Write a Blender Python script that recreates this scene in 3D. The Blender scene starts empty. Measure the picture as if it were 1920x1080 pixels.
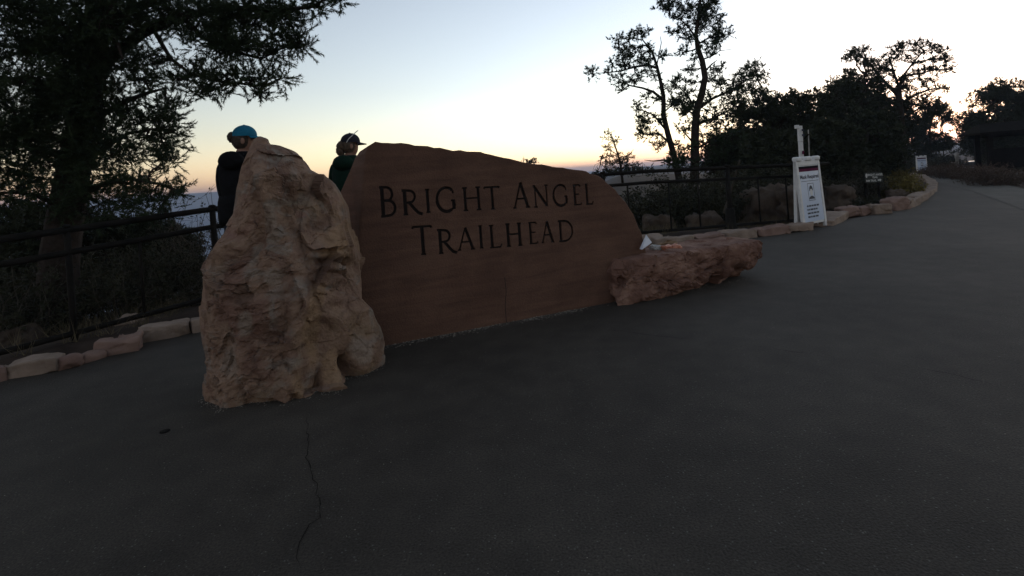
import bpy, bmesh, math, random
import numpy as np
from mathutils import Matrix, Vector
S = bpy.context.scene
COL = S.collection

# ------------------------------------------------------------------ camera
ROLL = 0.072                       # the hand-held camera leans a little
CAM_H = 1.2
cam = bpy.data.cameras.new('camera')
cam_o = bpy.data.objects.new('camera', cam)
COL.objects.link(cam_o)
S.camera = cam_o
cam.sensor_width = 36; cam.lens = 18; cam.shift_y = -0.1104
cam.clip_start = 0.05; cam.clip_end = 20000
cam_o.matrix_world = (Matrix.Translation((0, 0, CAM_H)) @ Matrix.Rotation(math.radians(90), 4, 'X')
                      @ Matrix.Rotation(-math.atan(ROLL), 4, 'Z'))
# ------------------------------------------------------------------ sky just after sunset
SUN_EL, SUN_AZ = math.radians(-1.0), math.radians(41)
w = bpy.data.worlds.new('World'); S.world = w; w.use_nodes = True
nt = w.node_tree; bg = nt.nodes['Background']
sky = nt.nodes.new('ShaderNodeTexSky'); sky.sky_type = 'NISHITA'; sky.sun_disc = False
sky.sun_elevation = SUN_EL; sky.sun_rotation = SUN_AZ; sky.altitude = 2000
sky.air_density = 1.0; sky.dust_density = 2.7; sky.ozone_density = 1.15
hs = nt.nodes.new('ShaderNodeHueSaturation'); hs.inputs['Saturation'].default_value = 0.66
nt.links.new(sky.outputs[0], hs.inputs['Color']); nt.links.new(hs.outputs[0], bg.inputs[0])
bg.inputs[1].default_value = 0.15
# the sun itself has dropped just behind the horizon, to the right
sun = bpy.data.lights.new('sun', 'SUN'); sun.energy = 0.5; sun.angle = math.radians(0.5); sun.color = (1, .72, .45)
sun_o = bpy.data.objects.new('sun', sun); COL.objects.link(sun_o)
sd = Vector((math.sin(SUN_AZ) * math.cos(SUN_EL), math.cos(SUN_AZ) * math.cos(SUN_EL), math.sin(SUN_EL)))
sun_o.rotation_euler = sd.to_track_quat('Z', 'Y').to_euler(); sun_o.location = (20, 22, 12)
vs = S.view_settings
vs.view_transform = 'Standard'; vs.look = 'None'; vs.exposure = 3.45; vs.gamma = 1.0; vs.use_curve_mapping = False
S.cycles.volume_bounces = 1

# ------------------------------------------------------------------ surveying helpers (bearing in the photo -> metres)
CR = math.cos(math.atan(ROLL)); SR = math.sin(math.atan(ROLL))
def ray(px, py):
    a = (px - 960) / 960; b = (328 - py) / 960
    return a * CR + b * SR, -a * SR + b * CR
def at(px, py, Y):
    dx, dz = ray(px, py)
    return Vector((dx * Y, Y, CAM_H + dz * Y))
SLOPE, SX = 0.028, 5.0             # the path falls gently away to the right
def base_z(x, y=0): return -SLOPE * max(0.0, min(x, 29.5) - SX) - .10 * max(0.0, min(x, 60) - 29.5)
def gp(px, py):
    dx, dz = ray(px, py)
    Y = -CAM_H / dz
    if dx * Y > SX: Y = (SLOPE * SX - CAM_H) / (dz + SLOPE * dx)
    return Vector((dx * Y, Y, base_z(dx * Y)))

# ------------------------------------------------------------------ numpy noise
def _h(ix, iy, iz, seed):
    n = (ix * 374761393 + iy * 668265263 + iz * 2147483647 + seed * 974634173) & 0xffffffff
    n = ((n ^ (n >> 13)) * 1274126177) & 0xffffffff
    n = ((n ^ (n >> 16)) * 2246822519) & 0xffffffff
    return ((n ^ (n >> 15)) & 0xffffff) / float(0xffffff)
def vnoise(P, seed=0):
    P = np.asarray(P, float); i = np.floor(P).astype(np.int64); f = P - i; f = f * f * (3 - 2 * f)
    r = 0
    for dx in (0, 1):
        for dy in (0, 1):
            for dz in (0, 1):
                wgt = (f[:, 0] if dx else 1 - f[:, 0]) * (f[:, 1] if dy else 1 - f[:, 1]) * (f[:, 2] if dz else 1 - f[:, 2])
                r = r + wgt * _h(i[:, 0] + dx, i[:, 1] + dy, i[:, 2] + dz, seed)
    return r * 2 - 1
def fbm(P, octs=4, seed=0):
    a, s, r = 1.0, 1.0, 0
    for k in range(octs):
        r = r + a * vnoise(np.asarray(P) * s + 17.3 * k, seed + k); a *= .5; s *= 2.03
    return r
def facets(P, cell, tilt, seed=0):
    """chunky broken-rock relief: every cell of a jittered lattice is a tilted plane"""
    Q = np.asarray(P, float) / cell; i = np.floor(Q).astype(np.int64)
    d1 = np.full(len(Q), 9e9); o1 = np.zeros(len(Q))
    for dx in (-1, 0, 1):
        for dy in (-1, 0, 1):
            for dz in (-1, 0, 1):
                c = i + np.array((dx, dy, dz))
                j = np.stack([_h(c[:, 0], c[:, 1], c[:, 2], seed + k) for k in range(6)], 1)
                dlt = Q - (c + j[:, :3]); d = (dlt ** 2).sum(1)
                o = (dlt * (j[:, 3:] - .5)).sum(1) * 2 * tilt * cell + (j[:, 5] - .5) * tilt * cell * .6
                m = d < d1
                d1 = np.where(m, d, d1); o1 = np.where(m, o, o1)
    return o1
def plane_cuts(P, N, n, d0, d1, seed, jit=.25, ok=None, R=.25):
    """break flat faces off a rock: around random spots, whatever stands above a plane is laid onto it"""
    rng = np.random.default_rng(seed); P = P.copy(); idx = np.arange(len(P)) if ok is None else np.nonzero(ok)[0]
    for _ in range(n):
        i = idx[rng.integers(len(idx))]; nn = N[i] + rng.normal(size=3) * jit; nn /= np.linalg.norm(nn)
        q = P - P[i]; r2 = np.sqrt((q * q).sum(1)); hgt = q @ nn; near = r2 < R; dp = rng.uniform(d0, d1)
        e = np.clip(hgt - (hgt[near].max() - dp), 0, dp * 2.2) * np.clip((1.7 * R - r2) / (.7 * R), 0, 1)
        P -= e[:, None] * nn[None] * .95
    return P
def smooth(a, b, x):
    t = np.clip((np.asarray(x, float) - a) / (b - a), 0, 1); return t * t * (3 - 2 * t)

# ------------------------------------------------------------------ materials
def mat(name, c1, c2=None, scale=4.0, rough=.85, bump=0.0, bscale=40.0, spec=.3, c3=None, metallic=0, detail=5, coords='Object'):
    m = bpy.data.materials.new(name); m.use_nodes = True
    n = m.node_tree.nodes; l = m.node_tree.links; p = n['Principled BSDF']
    p.inputs['Roughness'].default_value = rough; p.inputs['Specular IOR Level'].default_value = spec
    p.inputs['Metallic'].default_value = metallic
    p.inputs['Base Color'].default_value = (*c1, 1)
    tc = n.new('ShaderNodeTexCoord')
    if c2:
        t = n.new('ShaderNodeTexNoise'); t.inputs['Scale'].default_value = scale; t.inputs['Detail'].default_value = detail
        t.inputs['Roughness'].default_value = .6
        l.new(tc.outputs[coords], t.inputs['Vector'])
        r = n.new('ShaderNodeValToRGB'); l.new(t.outputs[0], r.inputs[0])
        r.color_ramp.elements[0].position = .36; r.color_ramp.elements[0].color = (*c1, 1)
        r.color_ramp.elements[1].position = .64; r.color_ramp.elements[1].color = (*c2, 1)
        if c3:
            e = r.color_ramp.elements.new(.52); e.color = (*c3, 1)
        l.new(r.outputs[0], p.inputs['Base Color'])
    if bump:
        t2 = n.new('ShaderNodeTexNoise'); t2.inputs['Scale'].default_value = bscale; t2.inputs['Detail'].default_value = 6
        l.new(tc.outputs[coords], t2.inputs['Vector'])
        b = n.new('ShaderNodeBump'); b.inputs['Strength'].default_value = bump; b.inputs['Distance'].default_value = .02
        l.new(t2.outputs[0], b.inputs['Height']); l.new(b.outputs[0], p.inputs['Normal'])
    return m

def asphalt_mat():
    m = bpy.data.materials.new('asphalt'); m.use_nodes = True
    n = m.node_tree.nodes; l = m.node_tree.links; p = n['Principled BSDF']
    p.inputs['Roughness'].default_value = .78; p.inputs['Specular IOR Level'].default_value = .22
    tc = n.new('ShaderNodeTexCoord')
    def noise(scale, det=4):
        t = n.new('ShaderNodeTexNoise'); t.inputs['Scale'].default_value = scale; t.inputs['Detail'].default_value = det
        l.new(tc.outputs['Object'], t.inputs['Vector']); return t
    big, mid = noise(.9, 5), noise(130, 3)
    r = n.new('ShaderNodeValToRGB'); l.new(big.outputs[0], r.inputs[0])
    r.color_ramp.elements[0].position = .35; r.color_ramp.elements[0].color = (.0310, .0258, .0205, 1)
    r.color_ramp.elements[1].position = .66; r.color_ramp.elements[1].color = (.0445, .0378, .0304, 1)
    r2 = n.new('ShaderNodeValToRGB'); l.new(mid.outputs[0], r2.inputs[0])
    r2.color_ramp.elements[0].position = .3; r2.color_ramp.elements[0].color = (.5, .5, .5, 1)
    r2.color_ramp.elements[1].position = .7; r2.color_ramp.elements[1].color = (1.55, 1.55, 1.55, 1)
    mx = n.new('ShaderNodeMix'); mx.data_type = 'RGBA'; mx.blend_type = 'MULTIPLY'; mx.inputs[0].default_value = 1
    l.new(r.outputs[0], mx.inputs[6]); l.new(r2.outputs[0], mx.inputs[7])
    # pale bits of aggregate worn bare
    v = n.new('ShaderNodeTexVoronoi'); v.inputs['Scale'].default_value = 105; l.new(tc.outputs['Object'], v.inputs['Vector'])
    sx = n.new('ShaderNodeSeparateColor'); l.new(v.outputs['Color'], sx.inputs[0])
    patch = noise(.55, 3)
    thr = n.new('ShaderNodeMapRange'); thr.inputs[1].default_value = .4; thr.inputs[2].default_value = .7
    thr.inputs[3].default_value = .985; thr.inputs[4].default_value = .90
    l.new(patch.outputs[0], thr.inputs[0])
    g1 = n.new('ShaderNodeMath'); g1.operation = 'GREATER_THAN'; l.new(sx.outputs[0], g1.inputs[0]); l.new(thr.outputs[0], g1.inputs[1])
    sm = n.new('ShaderNodeMapRange'); sm.inputs[1].default_value = .2; sm.inputs[2].default_value = .42
    sm.inputs[3].default_value = 1; sm.inputs[4].default_value = 0; l.new(v.outputs['Distance'], sm.inputs[0])
    mu = n.new('ShaderNodeMath'); mu.operation = 'MULTIPLY'; l.new(g1.outputs[0], mu.inputs[0]); l.new(sm.outputs[0], mu.inputs[1])
    mx2 = n.new('ShaderNodeMix'); mx2.data_type = 'RGBA'
    l.new(mu.outputs[0], mx2.inputs[0]); l.new(mx.outputs[2], mx2.inputs[6]); mx2.inputs[7].default_value = (.10, .096, .088, 1)
    wear = noise(5.5, 6); wr = n.new('ShaderNodeMapRange'); wr.inputs[1].default_value = .32; wr.inputs[2].default_value = .68; wr.inputs[3].default_value = .84; wr.inputs[4].default_value = 1.18; l.new(wear.outputs[0], wr.inputs[0])
    sc_ = n.new('ShaderNodeVectorMath'); sc_.operation = 'SCALE'; l.new(mx2.outputs[2], sc_.inputs[0]); l.new(wr.outputs[0], sc_.inputs['Scale'])
    l.new(sc_.outputs[0], p.inputs['Base Color'])
    b = n.new('ShaderNodeBump'); b.inputs['Strength'].default_value = .7; b.inputs['Distance'].default_value = .006
    l.new(noise(110, 5).outputs[0], b.inputs['Height']); l.new(b.outputs[0], p.inputs['Normal'])
    return m

def boulder_mat():
    m = bpy.data.materials.new('pale_limestone'); m.use_nodes = True
    n = m.node_tree.nodes; l = m.node_tree.links; p = n['Principled BSDF']
    p.inputs['Roughness'].default_value = .9; p.inputs['Specular IOR Level'].default_value = .2
    tc = n.new('ShaderNodeTexCoord')
    def noise(scale, det=5, dist=0, off=(0, 0, 0)):
        mp = n.new('ShaderNodeMapping'); mp.inputs['Location'].default_value = off
        l.new(tc.outputs['Object'], mp.inputs['Vector'])
        t = n.new('ShaderNodeTexNoise'); t.inputs['Scale'].default_value = scale; t.inputs['Detail'].default_value = det
        t.inputs['Distortion'].default_value = dist; t.inputs['Roughness'].default_value = .62
        l.new(mp.outputs[0], t.inputs['Vector']); return t
    def ramp(src, stops):
        r = n.new('ShaderNodeValToRGB'); l.new(src, r.inputs[0]); e = r.color_ramp.elements
        e[0].position, e[0].color = stops[0][0], (*stops[0][1], 1); e[1].position, e[1].color = stops[-1][0], (*stops[-1][1], 1)
        for q, c in stops[1:-1]:
            k = e.new(q); k.color = (*c, 1)
        return r
    base = ramp(noise(3.2, 6, .6).outputs[0], [(.3, (.100, .060, .047)), (.45, (.170, .109, .081)), (.56, (.205, .138, .100)), (.7, (.172, .100, .080))])
    grey = ramp(noise(4.5, 6, 1.2, (5, 2, 1)).outputs[0], [(.54, (0, 0, 0)), (.64, (1, 1, 1))])
    m1 = n.new('ShaderNodeMix'); m1.data_type = 'RGBA'; l.new(grey.outputs[0], m1.inputs[0]); l.new(base.outputs[0], m1.inputs[6])
    m1.inputs[7].default_value = (.18, .150, .128, 1)
    och = ramp(noise(2.4, 4, .4, (1, 7, 3)).outputs[0], [(.52, (0, 0, 0)), (.68, (.8, .8, .8))])
    m2 = n.new('ShaderNodeMix'); m2.data_type = 'RGBA'; l.new(och.outputs[0], m2.inputs[0]); l.new(m1.outputs[2], m2.inputs[6])
    m2.inputs[7].default_value = (.155, .105, .066, 1)
    dk = ramp(noise(13, 5, .8, (3, 3, 9)).outputs[0], [(.3, (.68, .6, .56)), (.5, (1.14, 1.12, 1.10)), (.75, (1.3, 1.26, 1.22))])
    m3 = n.new('ShaderNodeMix'); m3.data_type = 'RGBA'; m3.blend_type = 'MULTIPLY'; m3.inputs[0].default_value = 1
    l.new(m2.outputs[2], m3.inputs[6]); l.new(dk.outputs[0], m3.inputs[7])
    at_ = n.new('ShaderNodeAttribute'); at_.attribute_name = 'stain'; se = n.new('ShaderNodeSeparateColor'); l.new(at_.outputs['Color'], se.inputs[0])
    cur = m3.outputs[2]
    for src, colr in ((se.outputs[2], (.135, .078, .060)), (at_.outputs['Alpha'], (.095, .058, .043)), (se.outputs[0], (.215, .142, .088)), (se.outputs[1], (.195, .152, .122))):
        mm = n.new('ShaderNodeMix'); mm.data_type = 'RGBA'; l.new(src, mm.inputs[0]); l.new(cur, mm.inputs[6])
        m4 = n.new('ShaderNodeMix'); m4.data_type = 'RGBA'; m4.blend_type = 'MULTIPLY'; m4.inputs[0].default_value = 1; m4.inputs[6].default_value = (*colr, 1); l.new(dk.outputs[0], m4.inputs[7])
        l.new(m4.outputs[2], mm.inputs[7]); cur = mm.outputs[2]
    l.new(cur, p.inputs['Base Color'])
    b = n.new('ShaderNodeBump'); b.inputs['Strength'].default_value = .85; b.inputs['Distance'].default_value = .025
    l.new(noise(38, 10, .2).outputs[0], b.inputs['Height']); l.new(b.outputs[0], p.inputs['Normal'])
    return m

M = {}
M['asphalt'] = asphalt_mat()
M['boulder'] = boulder_mat()
def wall_mat():
    m = mat('red_sandstone', (.090, .049, .035), (.122, .068, .048), 2.2, .92, 0, 55, .15, detail=8)
    n = m.node_tree.nodes; l = m.node_tree.links; p = n['Principled BSDF']; src = p.inputs['Base Color'].links[0].from_socket
    tc = n.new('ShaderNodeTexCoord'); mp = n.new('ShaderNodeMapping'); mp.inputs['Scale'].default_value = (.8, .8, 7); mp.inputs['Rotation'].default_value = (0, .06, 0)
    l.new(tc.outputs['Object'], mp.inputs['Vector'])
    bed = n.new('ShaderNodeTexNoise'); bed.inputs['Scale'].default_value = 3; bed.inputs['Detail'].default_value = 8; bed.inputs['Distortion'].default_value = .6; l.new(mp.outputs[0], bed.inputs['Vector'])
    sp = n.new('ShaderNodeTexNoise'); sp.inputs['Scale'].default_value = 90; sp.inputs['Detail'].default_value = 4; l.new(tc.outputs['Object'], sp.inputs['Vector'])
    def mul(a_, fac, lo_, hi_):
        r = n.new('ShaderNodeMapRange'); r.inputs[1].default_value = .3; r.inputs[2].default_value = .7; r.inputs[3].default_value = lo_; r.inputs[4].default_value = hi_; l.new(fac, r.inputs[0])
        x = n.new('ShaderNodeVectorMath'); x.operation = 'SCALE'; l.new(a_, x.inputs[0]); l.new(r.outputs[0], x.inputs['Scale']); return x.outputs[0]
    c = mul(mul(src, bed.outputs[0], .82, 1.16), sp.outputs[0], .88, 1.12); l.new(c, p.inputs['Base Color'])
    ad = n.new('ShaderNodeMath'); ad.operation = 'MULTIPLY_ADD'; ad.inputs[1].default_value = .6; l.new(bed.outputs[0], ad.inputs[0]); l.new(sp.outputs[0], ad.inputs[2])
    b = n.new('ShaderNodeBump'); b.inputs['Strength'].default_value = .5; b.inputs['Distance'].default_value = .012; l.new(ad.outputs[0], b.inputs['Height']); l.new(b.outputs[0], p.inputs['Normal'])
    return m
M['soil'] = mat('red_soil', (.024, .017, .013), (.05, .034, .025), 2.0, .95, .6, 14, .1)
M['concrete'] = mat('old_concrete', (.07, .065, .055), (.10, .092, .08), 3, .9, .3, 60, .2)
M['sandstone'] = wall_mat()
M['bench_rock'] = mat('pitted_red_stone', (.125, .068, .052), (.235, .142, .108), 5, .92, .6, 35, .15, (.165, .092, .069))
M['kerb'] = mat('kerb_sandstone', (.175, .13, .102), (.27, .205, .163), 4, .92, .5, 30, .15)
M['kerb_red'] = mat('kerb_red_stone', (.155, .098, .08), (.225, .15, .122), 4, .92, .5, 30, .15)
M['rock'] = mat('field_rock', (.042, .031, .024), (.078, .058, .044), 3, .93, .6, 25, .15)
M['carve'] = mat('carved_letter_paint', (.016, .012, .011), rough=.8, spec=.15)
M['steel'] = mat('dark_painted_steel', (.007, .0065, .006), (.014, .012, .010), 9, .85, .1, 60, .08)
M['bark'] = mat('pine_bark', (.018, .0135, .011), (.036, .027, .022), 14, .95, .9, 25, .1)
M['twig'] = mat('dry_twig', (.05, .042, .035), (.10, .085, .07), 8, .95, 0, 1, .1)
M['needle'] = mat('pine_needle', (.016, .026, .012), (.036, .052, .024), 6, .8, 0, 1, .15)
M['needle2'] = mat('juniper_leaf', (.015, .019, .010), (.032, .038, .020), 5, .8, 0, 1, .15)
M['leaf'] = mat('shrub_leaf', (.016, .018, .010), (.034, .034, .018), 6, .8, 0, 1, .15)
M['yellow_leaf'] = mat('yellow_shrub_leaf', (.085, .072, .02), (.16, .125, .035), 6, .8, 0, 1, .15)
M['rust_leaf'] = mat('dry_shrub_leaf', (.05, .033, .025), (.095, .066, .05), 6, .85, 0, 1, .1)
M['straw'] = mat('dry_grass', (.09, .075, .045), (.16, .13, .08), 6, .9, 0, 1, .1)
M['plastic'] = mat('white_plastic', (.52, .52, .52), (.60, .60, .60), 12, .5, .05, 60, .4)
M['print_blue'] = mat('blue_white_print', (.40, .48, .62), (.46, .54, .68), 3, .3, 0, 1, .5)
M['print_dark'] = mat('navy_print', (.02, .026, .05), rough=.5)
M['magenta'] = mat('magenta_print', (.085, .010, .036), (.11, .015, .05), 6, .85, 0, 1, .08)
M['black_print'] = mat('black_print', (.010, .008, .012), rough=.9, spec=.05)
M['sign_green'] = mat('dark_sign_board', (.012, .016, .013), rough=.6)
M['sign_white'] = mat('sign_lettering_white', (.5, .5, .48), rough=.6)
M['timber'] = mat('dark_timber', (.006, .005, .004), (.012, .0095, .0075), 6, .95, .4, 30, .02)
M['paper'] = mat('printed_paper', (.46, .47, .52), (.54, .55, .6), 20, .7, 0, 1, .3)
M['wrap_red'] = mat('orange_wrapper', (.32, .11, .07), (.48, .22, .14), 18, .45, .4, 30, .4)
M['bag_brown'] = mat('brown_bag', (.14, .09, .055), (.24, .16, .10), 20, .8, .5, 30, .2)
M['carton'] = mat('pale_carton', (.27, .26, .25), (.34, .33, .31), 10, .6)
M['car_white'] = mat('white_car_paint', (.5, .5, .5), rough=.25, spec=.5)
M['car_grey'] = mat('silver_car_paint', (.22, .23, .24), rough=.25, spec=.5)
M['car_glass'] = mat('car_glass', (.02, .022, .025), rough=.08, spec=.6)
M['rubber'] = mat('tyre_rubber', (.015, .015, .015), rough=.8)
M['skin'] = mat('skin', (.20, .11, .08), rough=.6)
M['hair'] = mat('brown_hair', (.02, .013, .008), (.045, .028, .018), 30, .6, .8, 80)
M['hair_curly'] = mat('curly_brown_hair', (.04, .026, .018), (.10, .068, .045), 40, .6, .9, 60)
M['black_cloth'] = mat('black_fleece', (.003, .003, .004), (.006, .006, .007), 20, .9, .2, 60, .1)
M['green_cloth'] = mat('dark_green_fleece', (.003, .014, .009), (.005, .021, .014), 20, .9, .2, 60, .1)
M['jeans'] = mat('dark_denim', (.014, .018, .034), (.022, .028, .05), 20, .9, .2, 60, .1)
M['cap_blue'] = mat('blue_cap_cloth', (.005, .10, .18), (.008, .13, .22), 20, .8, .1, 60, .2)
M['cap_dark'] = mat('navy_cap_cloth', (.010, .010, .018), (.016, .016, .028), 20, .8, .1, 60, .2)
M['shoe'] = mat('dark_shoe', (.02, .018, .016), rough=.8)
M['pebble'] = mat('pale_pebble', (.14, .125, .105), (.30, .27, .23), 300, .9, 0, 1, .2)
M['crack'] = mat('tar_crack', (.008, .0075, .007), rough=.9, spec=.05)
M['frame'] = mat('grey_metal_post', (.20, .19, .18), (.3, .29, .27), 8, .5, 0, 1, .4)

# ------------------------------------------------------------------ object helpers
def tag(o, label=None, cat=None, group=None, kind=None):
    if label: o['label'] = label
    if cat: o['category'] = cat
    if group: o['group'] = group
    if kind: o['kind'] = kind
    return o
def empty(name, loc=(0, 0, 0), rz=0, **k):
    o = bpy.data.objects.new(name, None); COL.objects.link(o); o.location = loc; o.rotation_euler.z = rz
    o.empty_display_size = .1
    return tag(o, **k)
def mesh_obj(name, V, F, m, parent=None, smooth_=False, world=True):
    """V in world metres; parts of a thing keep their world place below the thing's base"""
    me = bpy.data.meshes.new(name)
    me.from_pydata([tuple(v) for v in V], [], [tuple(f) for f in F]); me.update()
    if m is not None:
        for q in (m if isinstance(m, (list, tuple)) else [m]): me.materials.append(q)
    if smooth_: me.polygons.foreach_set('use_smooth', [True] * len(me.polygons))
    o = bpy.data.objects.new(name, me); COL.objects.link(o)
    if parent is not None:
        o.parent = parent
        if world:
            mw = Matrix.Translation(parent.location) @ Matrix.Rotation(parent.rotation_euler.z, 4, 'Z')
            if parent.parent: mw = pw(parent)
            o.matrix_parent_inverse = mw.inverted()
    return o
def pw(o):
    m = Matrix.Translation(o.location) @ o.rotation_euler.to_matrix().to_4x4()
    return (pw(o.parent) @ o.matrix_parent_inverse @ m) if o.parent else m
class MB:
    def __init__(s): s.v = []; s.f = []
    def add(s, V, F):
        k = len(s.v); s.v += [Vector(v) for v in V]; s.f += [[i + k for i in f] for f in F]; return s
    def box(s, c, size, R=None):
        c = Vector(c); R = R or Matrix.Identity(3)
        V = [c + R @ Vector((x * size[0] / 2, y * size[1] / 2, z * size[2] / 2)) for x in (-1, 1) for y in (-1, 1) for z in (-1, 1)]
        return s.add(V, [(0, 1, 3, 2), (4, 6, 7, 5), (0, 4, 5, 1), (2, 3, 7, 6), (0, 2, 6, 4), (1, 5, 7, 3)])
    def tube(s, pts, rad, n=8, cap=True):
        pts = [Vector(p) for p in pts]; k = len(pts)
        rad = rad if isinstance(rad, (list, tuple)) else [rad] * k
        V = []; a = None
        for i, p in enumerate(pts):
            t = (pts[min(i + 1, k - 1)] - pts[max(i - 1, 0)]).normalized()
            if a is None:
                a = t.cross(Vector((0, 0, 1)))
                if a.length < .2: a = t.cross(Vector((1, 0, 0)))
            a = a - t * a.dot(t)
            if a.length < 1e-6: a = t.orthogonal()
            a.normalize(); b = t.cross(a)
            for j in range(n):
                th = 2 * math.pi * j / n + math.pi / n; V.append(p + (a * math.cos(th) + b * math.sin(th)) * rad[i])
        F = [(i * n + j, i * n + (j + 1) % n, (i + 1) * n + (j + 1) % n, (i + 1) * n + j) for i in range(k - 1) for j in range(n)]
        if cap: F += [tuple(range(n))[::-1], tuple((k - 1) * n + j for j in range(n))]
        return s.add(V, F)
    def lathe(s, c, prof, n=16):
        c = Vector(c); V = []; k = len(prof)
        for r, z in prof:
            for j in range(n):
                th = 2 * math.pi * j / n; V.append(c + Vector((r * math.cos(th), r * math.sin(th), z)))
        F = [(i * n + j, i * n + (j + 1) % n, (i + 1) * n + (j + 1) % n, (i + 1) * n + j) for i in range(k - 1) for j in range(n)]
        F += [tuple(range(n))[::-1], tuple((k - 1) * n + j for j in range(n))]
        return s.add(V, F)
    def build(s, name, m, parent=None, smooth_=False):
        return mesh_obj(name, s.v, s.f, m, parent, smooth_)
def RZ(a): return Matrix.Rotation(a, 3, 'Z')
def bevel(o, wd, seg=2):
    b = o.modifiers.new('bevel', 'BEVEL'); b.width = wd; b.segments = seg; b.limit_method = 'ANGLE'; return o

# ------------------------------------------------------------------ the lie of the land
FENCE = [Vector(p) for p in ((-5.6, 1.6), (-4.75, 3.0), (-4.02, 4.05), (-3.3, 5.45), (-2.95, 6.15), (-1.6, 7.35), (.4, 8.0), (2.2, 8.3), (4.95, 8.62))]
RIM = [(-900, -700), (-60, -60), (-9, -4), (-5.6, 1.6)] + [tuple(p) for p in FENCE[1:]] + [(6.3, 10.5), (7.0, 15), (9, 26), (16, 60), (300, 1500), (900, 4500)]
def rim_dist(x, y):
    x = np.asarray(x, float); y = np.asarray(y, float); best = np.full(x.shape, 9e9); sgn = np.zeros(x.shape)
    for (ax, ay), (bx, by) in zip(RIM[:-1], RIM[1:]):
        ux, uy = bx - ax, by - ay; L2 = ux * ux + uy * uy
        t = np.clip(((x - ax) * ux + (y - ay) * uy) / L2, 0, 1)
        d = np.hypot(x - ax - t * ux, y - ay - t * uy)
        c = ux * (y - ay) - uy * (x - ax)
        m = d < best; best = np.where(m, d, best); sgn = np.where(m, np.sign(c), sgn)
    return best * sgn
def land(x, y):
    x = np.asarray(x, float); y = np.asarray(y, float)
    t = rim_dist(x, y); P = np.stack([x, y, np.zeros_like(x)], 1)
    bz = -SLOPE * np.clip(np.minimum(x, 29.5) - SX, 0, None) - .10 * np.clip(np.minimum(x, 60) - 29.5, 0, None)
    near = .05 * fbm(P * .7, 3, 3)
    up = bz + near + .03
    flat = bz - .04
    inner = np.where(t < -.32, flat, up)
    r = np.hypot(x, y)
    drop = -.10 * np.clip(t, 0, 2.2) - .55 * np.clip(t - 2.2, 0, 420) + fbm(P * .25, 3, 9) * np.clip((t - 2) * .18, 0, 6)
    drop = np.maximum(drop, -215 + 18 * fbm(P * .006, 4, 5))
    zc = up + drop
    ang = np.arctan2(x, y)
    rimr = 1250 + 90 * np.sin(ang * 5 + 1) + 110 * fbm(np.stack([np.sin(ang) * 6, np.cos(ang) * 6, r * 0], 1), 3, 21)
    ww = (r - rimr) / 380
    steps = .45 * smooth(-.35, .1, ww) + .25 * smooth(.2, .35, ww) + .30 * smooth(.5, 1, ww)
    top = 13 - 26 * smooth(-.35, .05, ang) + 1.2 * fbm(np.stack([np.sin(ang) * 9, np.cos(ang) * 9, r * 0], 1), 3, 31)
    wall = -215 + (215 + top) * steps + fbm(P * .008, 4, 5) * 18 * (1 - smooth(.75, 1, ww))
    zc = np.where(r > 700, np.maximum(zc, wall), zc)
    return np.where(t > 0, zc, inner)
def land1(x, y): return float(land(np.array([x]), np.array([y]))[0])

na = 360
rad = np.concatenate([[0.0], np.geomspace(.6, 24, 78), np.geomspace(26, 700, 38), np.linspace(740, 2000, 50), [2600, 3400]])
az = np.linspace(0, 2 * np.pi, na, endpoint=False)
gx = np.concatenate([[0.0]] + [r_ * np.sin(az) for r_ in rad[1:]]); gy = np.concatenate([[0.0]] + [r_ * np.cos(az) for r_ in rad[1:]])
gz = land(gx, gy)
F = [(0, 1 + (j + 1) % na, 1 + j) for j in range(na)]
for i in range(len(rad) - 2):
    a0, b0 = 1 + i * na, 1 + (i + 1) * na
    F += [(a0 + j, a0 + (j + 1) % na, b0 + (j + 1) % na, b0 + j) for j in range(na)]
ground = mesh_obj('ground', np.stack([gx, gy, gz], 1), F, M['soil'], smooth_=True)
tag(ground, kind='structure')

# paved path: one sheet from the left kerb round to the far bend
inner = []
for i, p in enumerate(FENCE):
    d = (FENCE[min(i + 1, len(FENCE) - 1)] - FENCE[max(i - 1, 0)]).normalized()
    nrm = Vector((d.y, -d.x)); inner.append(p + nrm * (.40 if i < 5 else .35))
right_kerb = [gp(*q).xy for q in ((1560, 417), (1640, 402), (1700, 390), (1741, 363), (1748, 350), (1742, 339), (1712, 331), (1690, 327))]
far = [gp(*q).xy for q in ((1683, 323), (1733, 322.5), (1800, 331), (1860, 340), (1925, 355))]
outline = inner + right_kerb + far + [Vector((30, 18)), Vector((30, -12)), Vector((-14, -12)), Vector((-9, -3))]
bm = bmesh.new()
vs_ = [bm.verts.new((p.x, p.y, 0)) for p in outline]
fc = bm.faces.new(vs_)
if fc.normal.z < 0: fc.normal_flip()
bmesh.ops.triangulate(bm, faces=bm.faces[:])
for xx in (SX, 29.5): bmesh.ops.bisect_plane(bm, geom=bm.verts[:] + bm.edges[:] + bm.faces[:], plane_co=(xx, 0, 0), plane_no=(1, 0, 0))
for v in bm.verts: v.co.z = base_z(v.co.x)
bmesh.ops.recalc_face_normals(bm, faces=bm.faces[:])
me = bpy.data.meshes.new('path'); bm.to_mesh(me); bm.free(); me.materials.append(M['asphalt'])
path = bpy.data.objects.new('path', me); COL.objects.link(path); tag(path, kind='structure')

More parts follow.
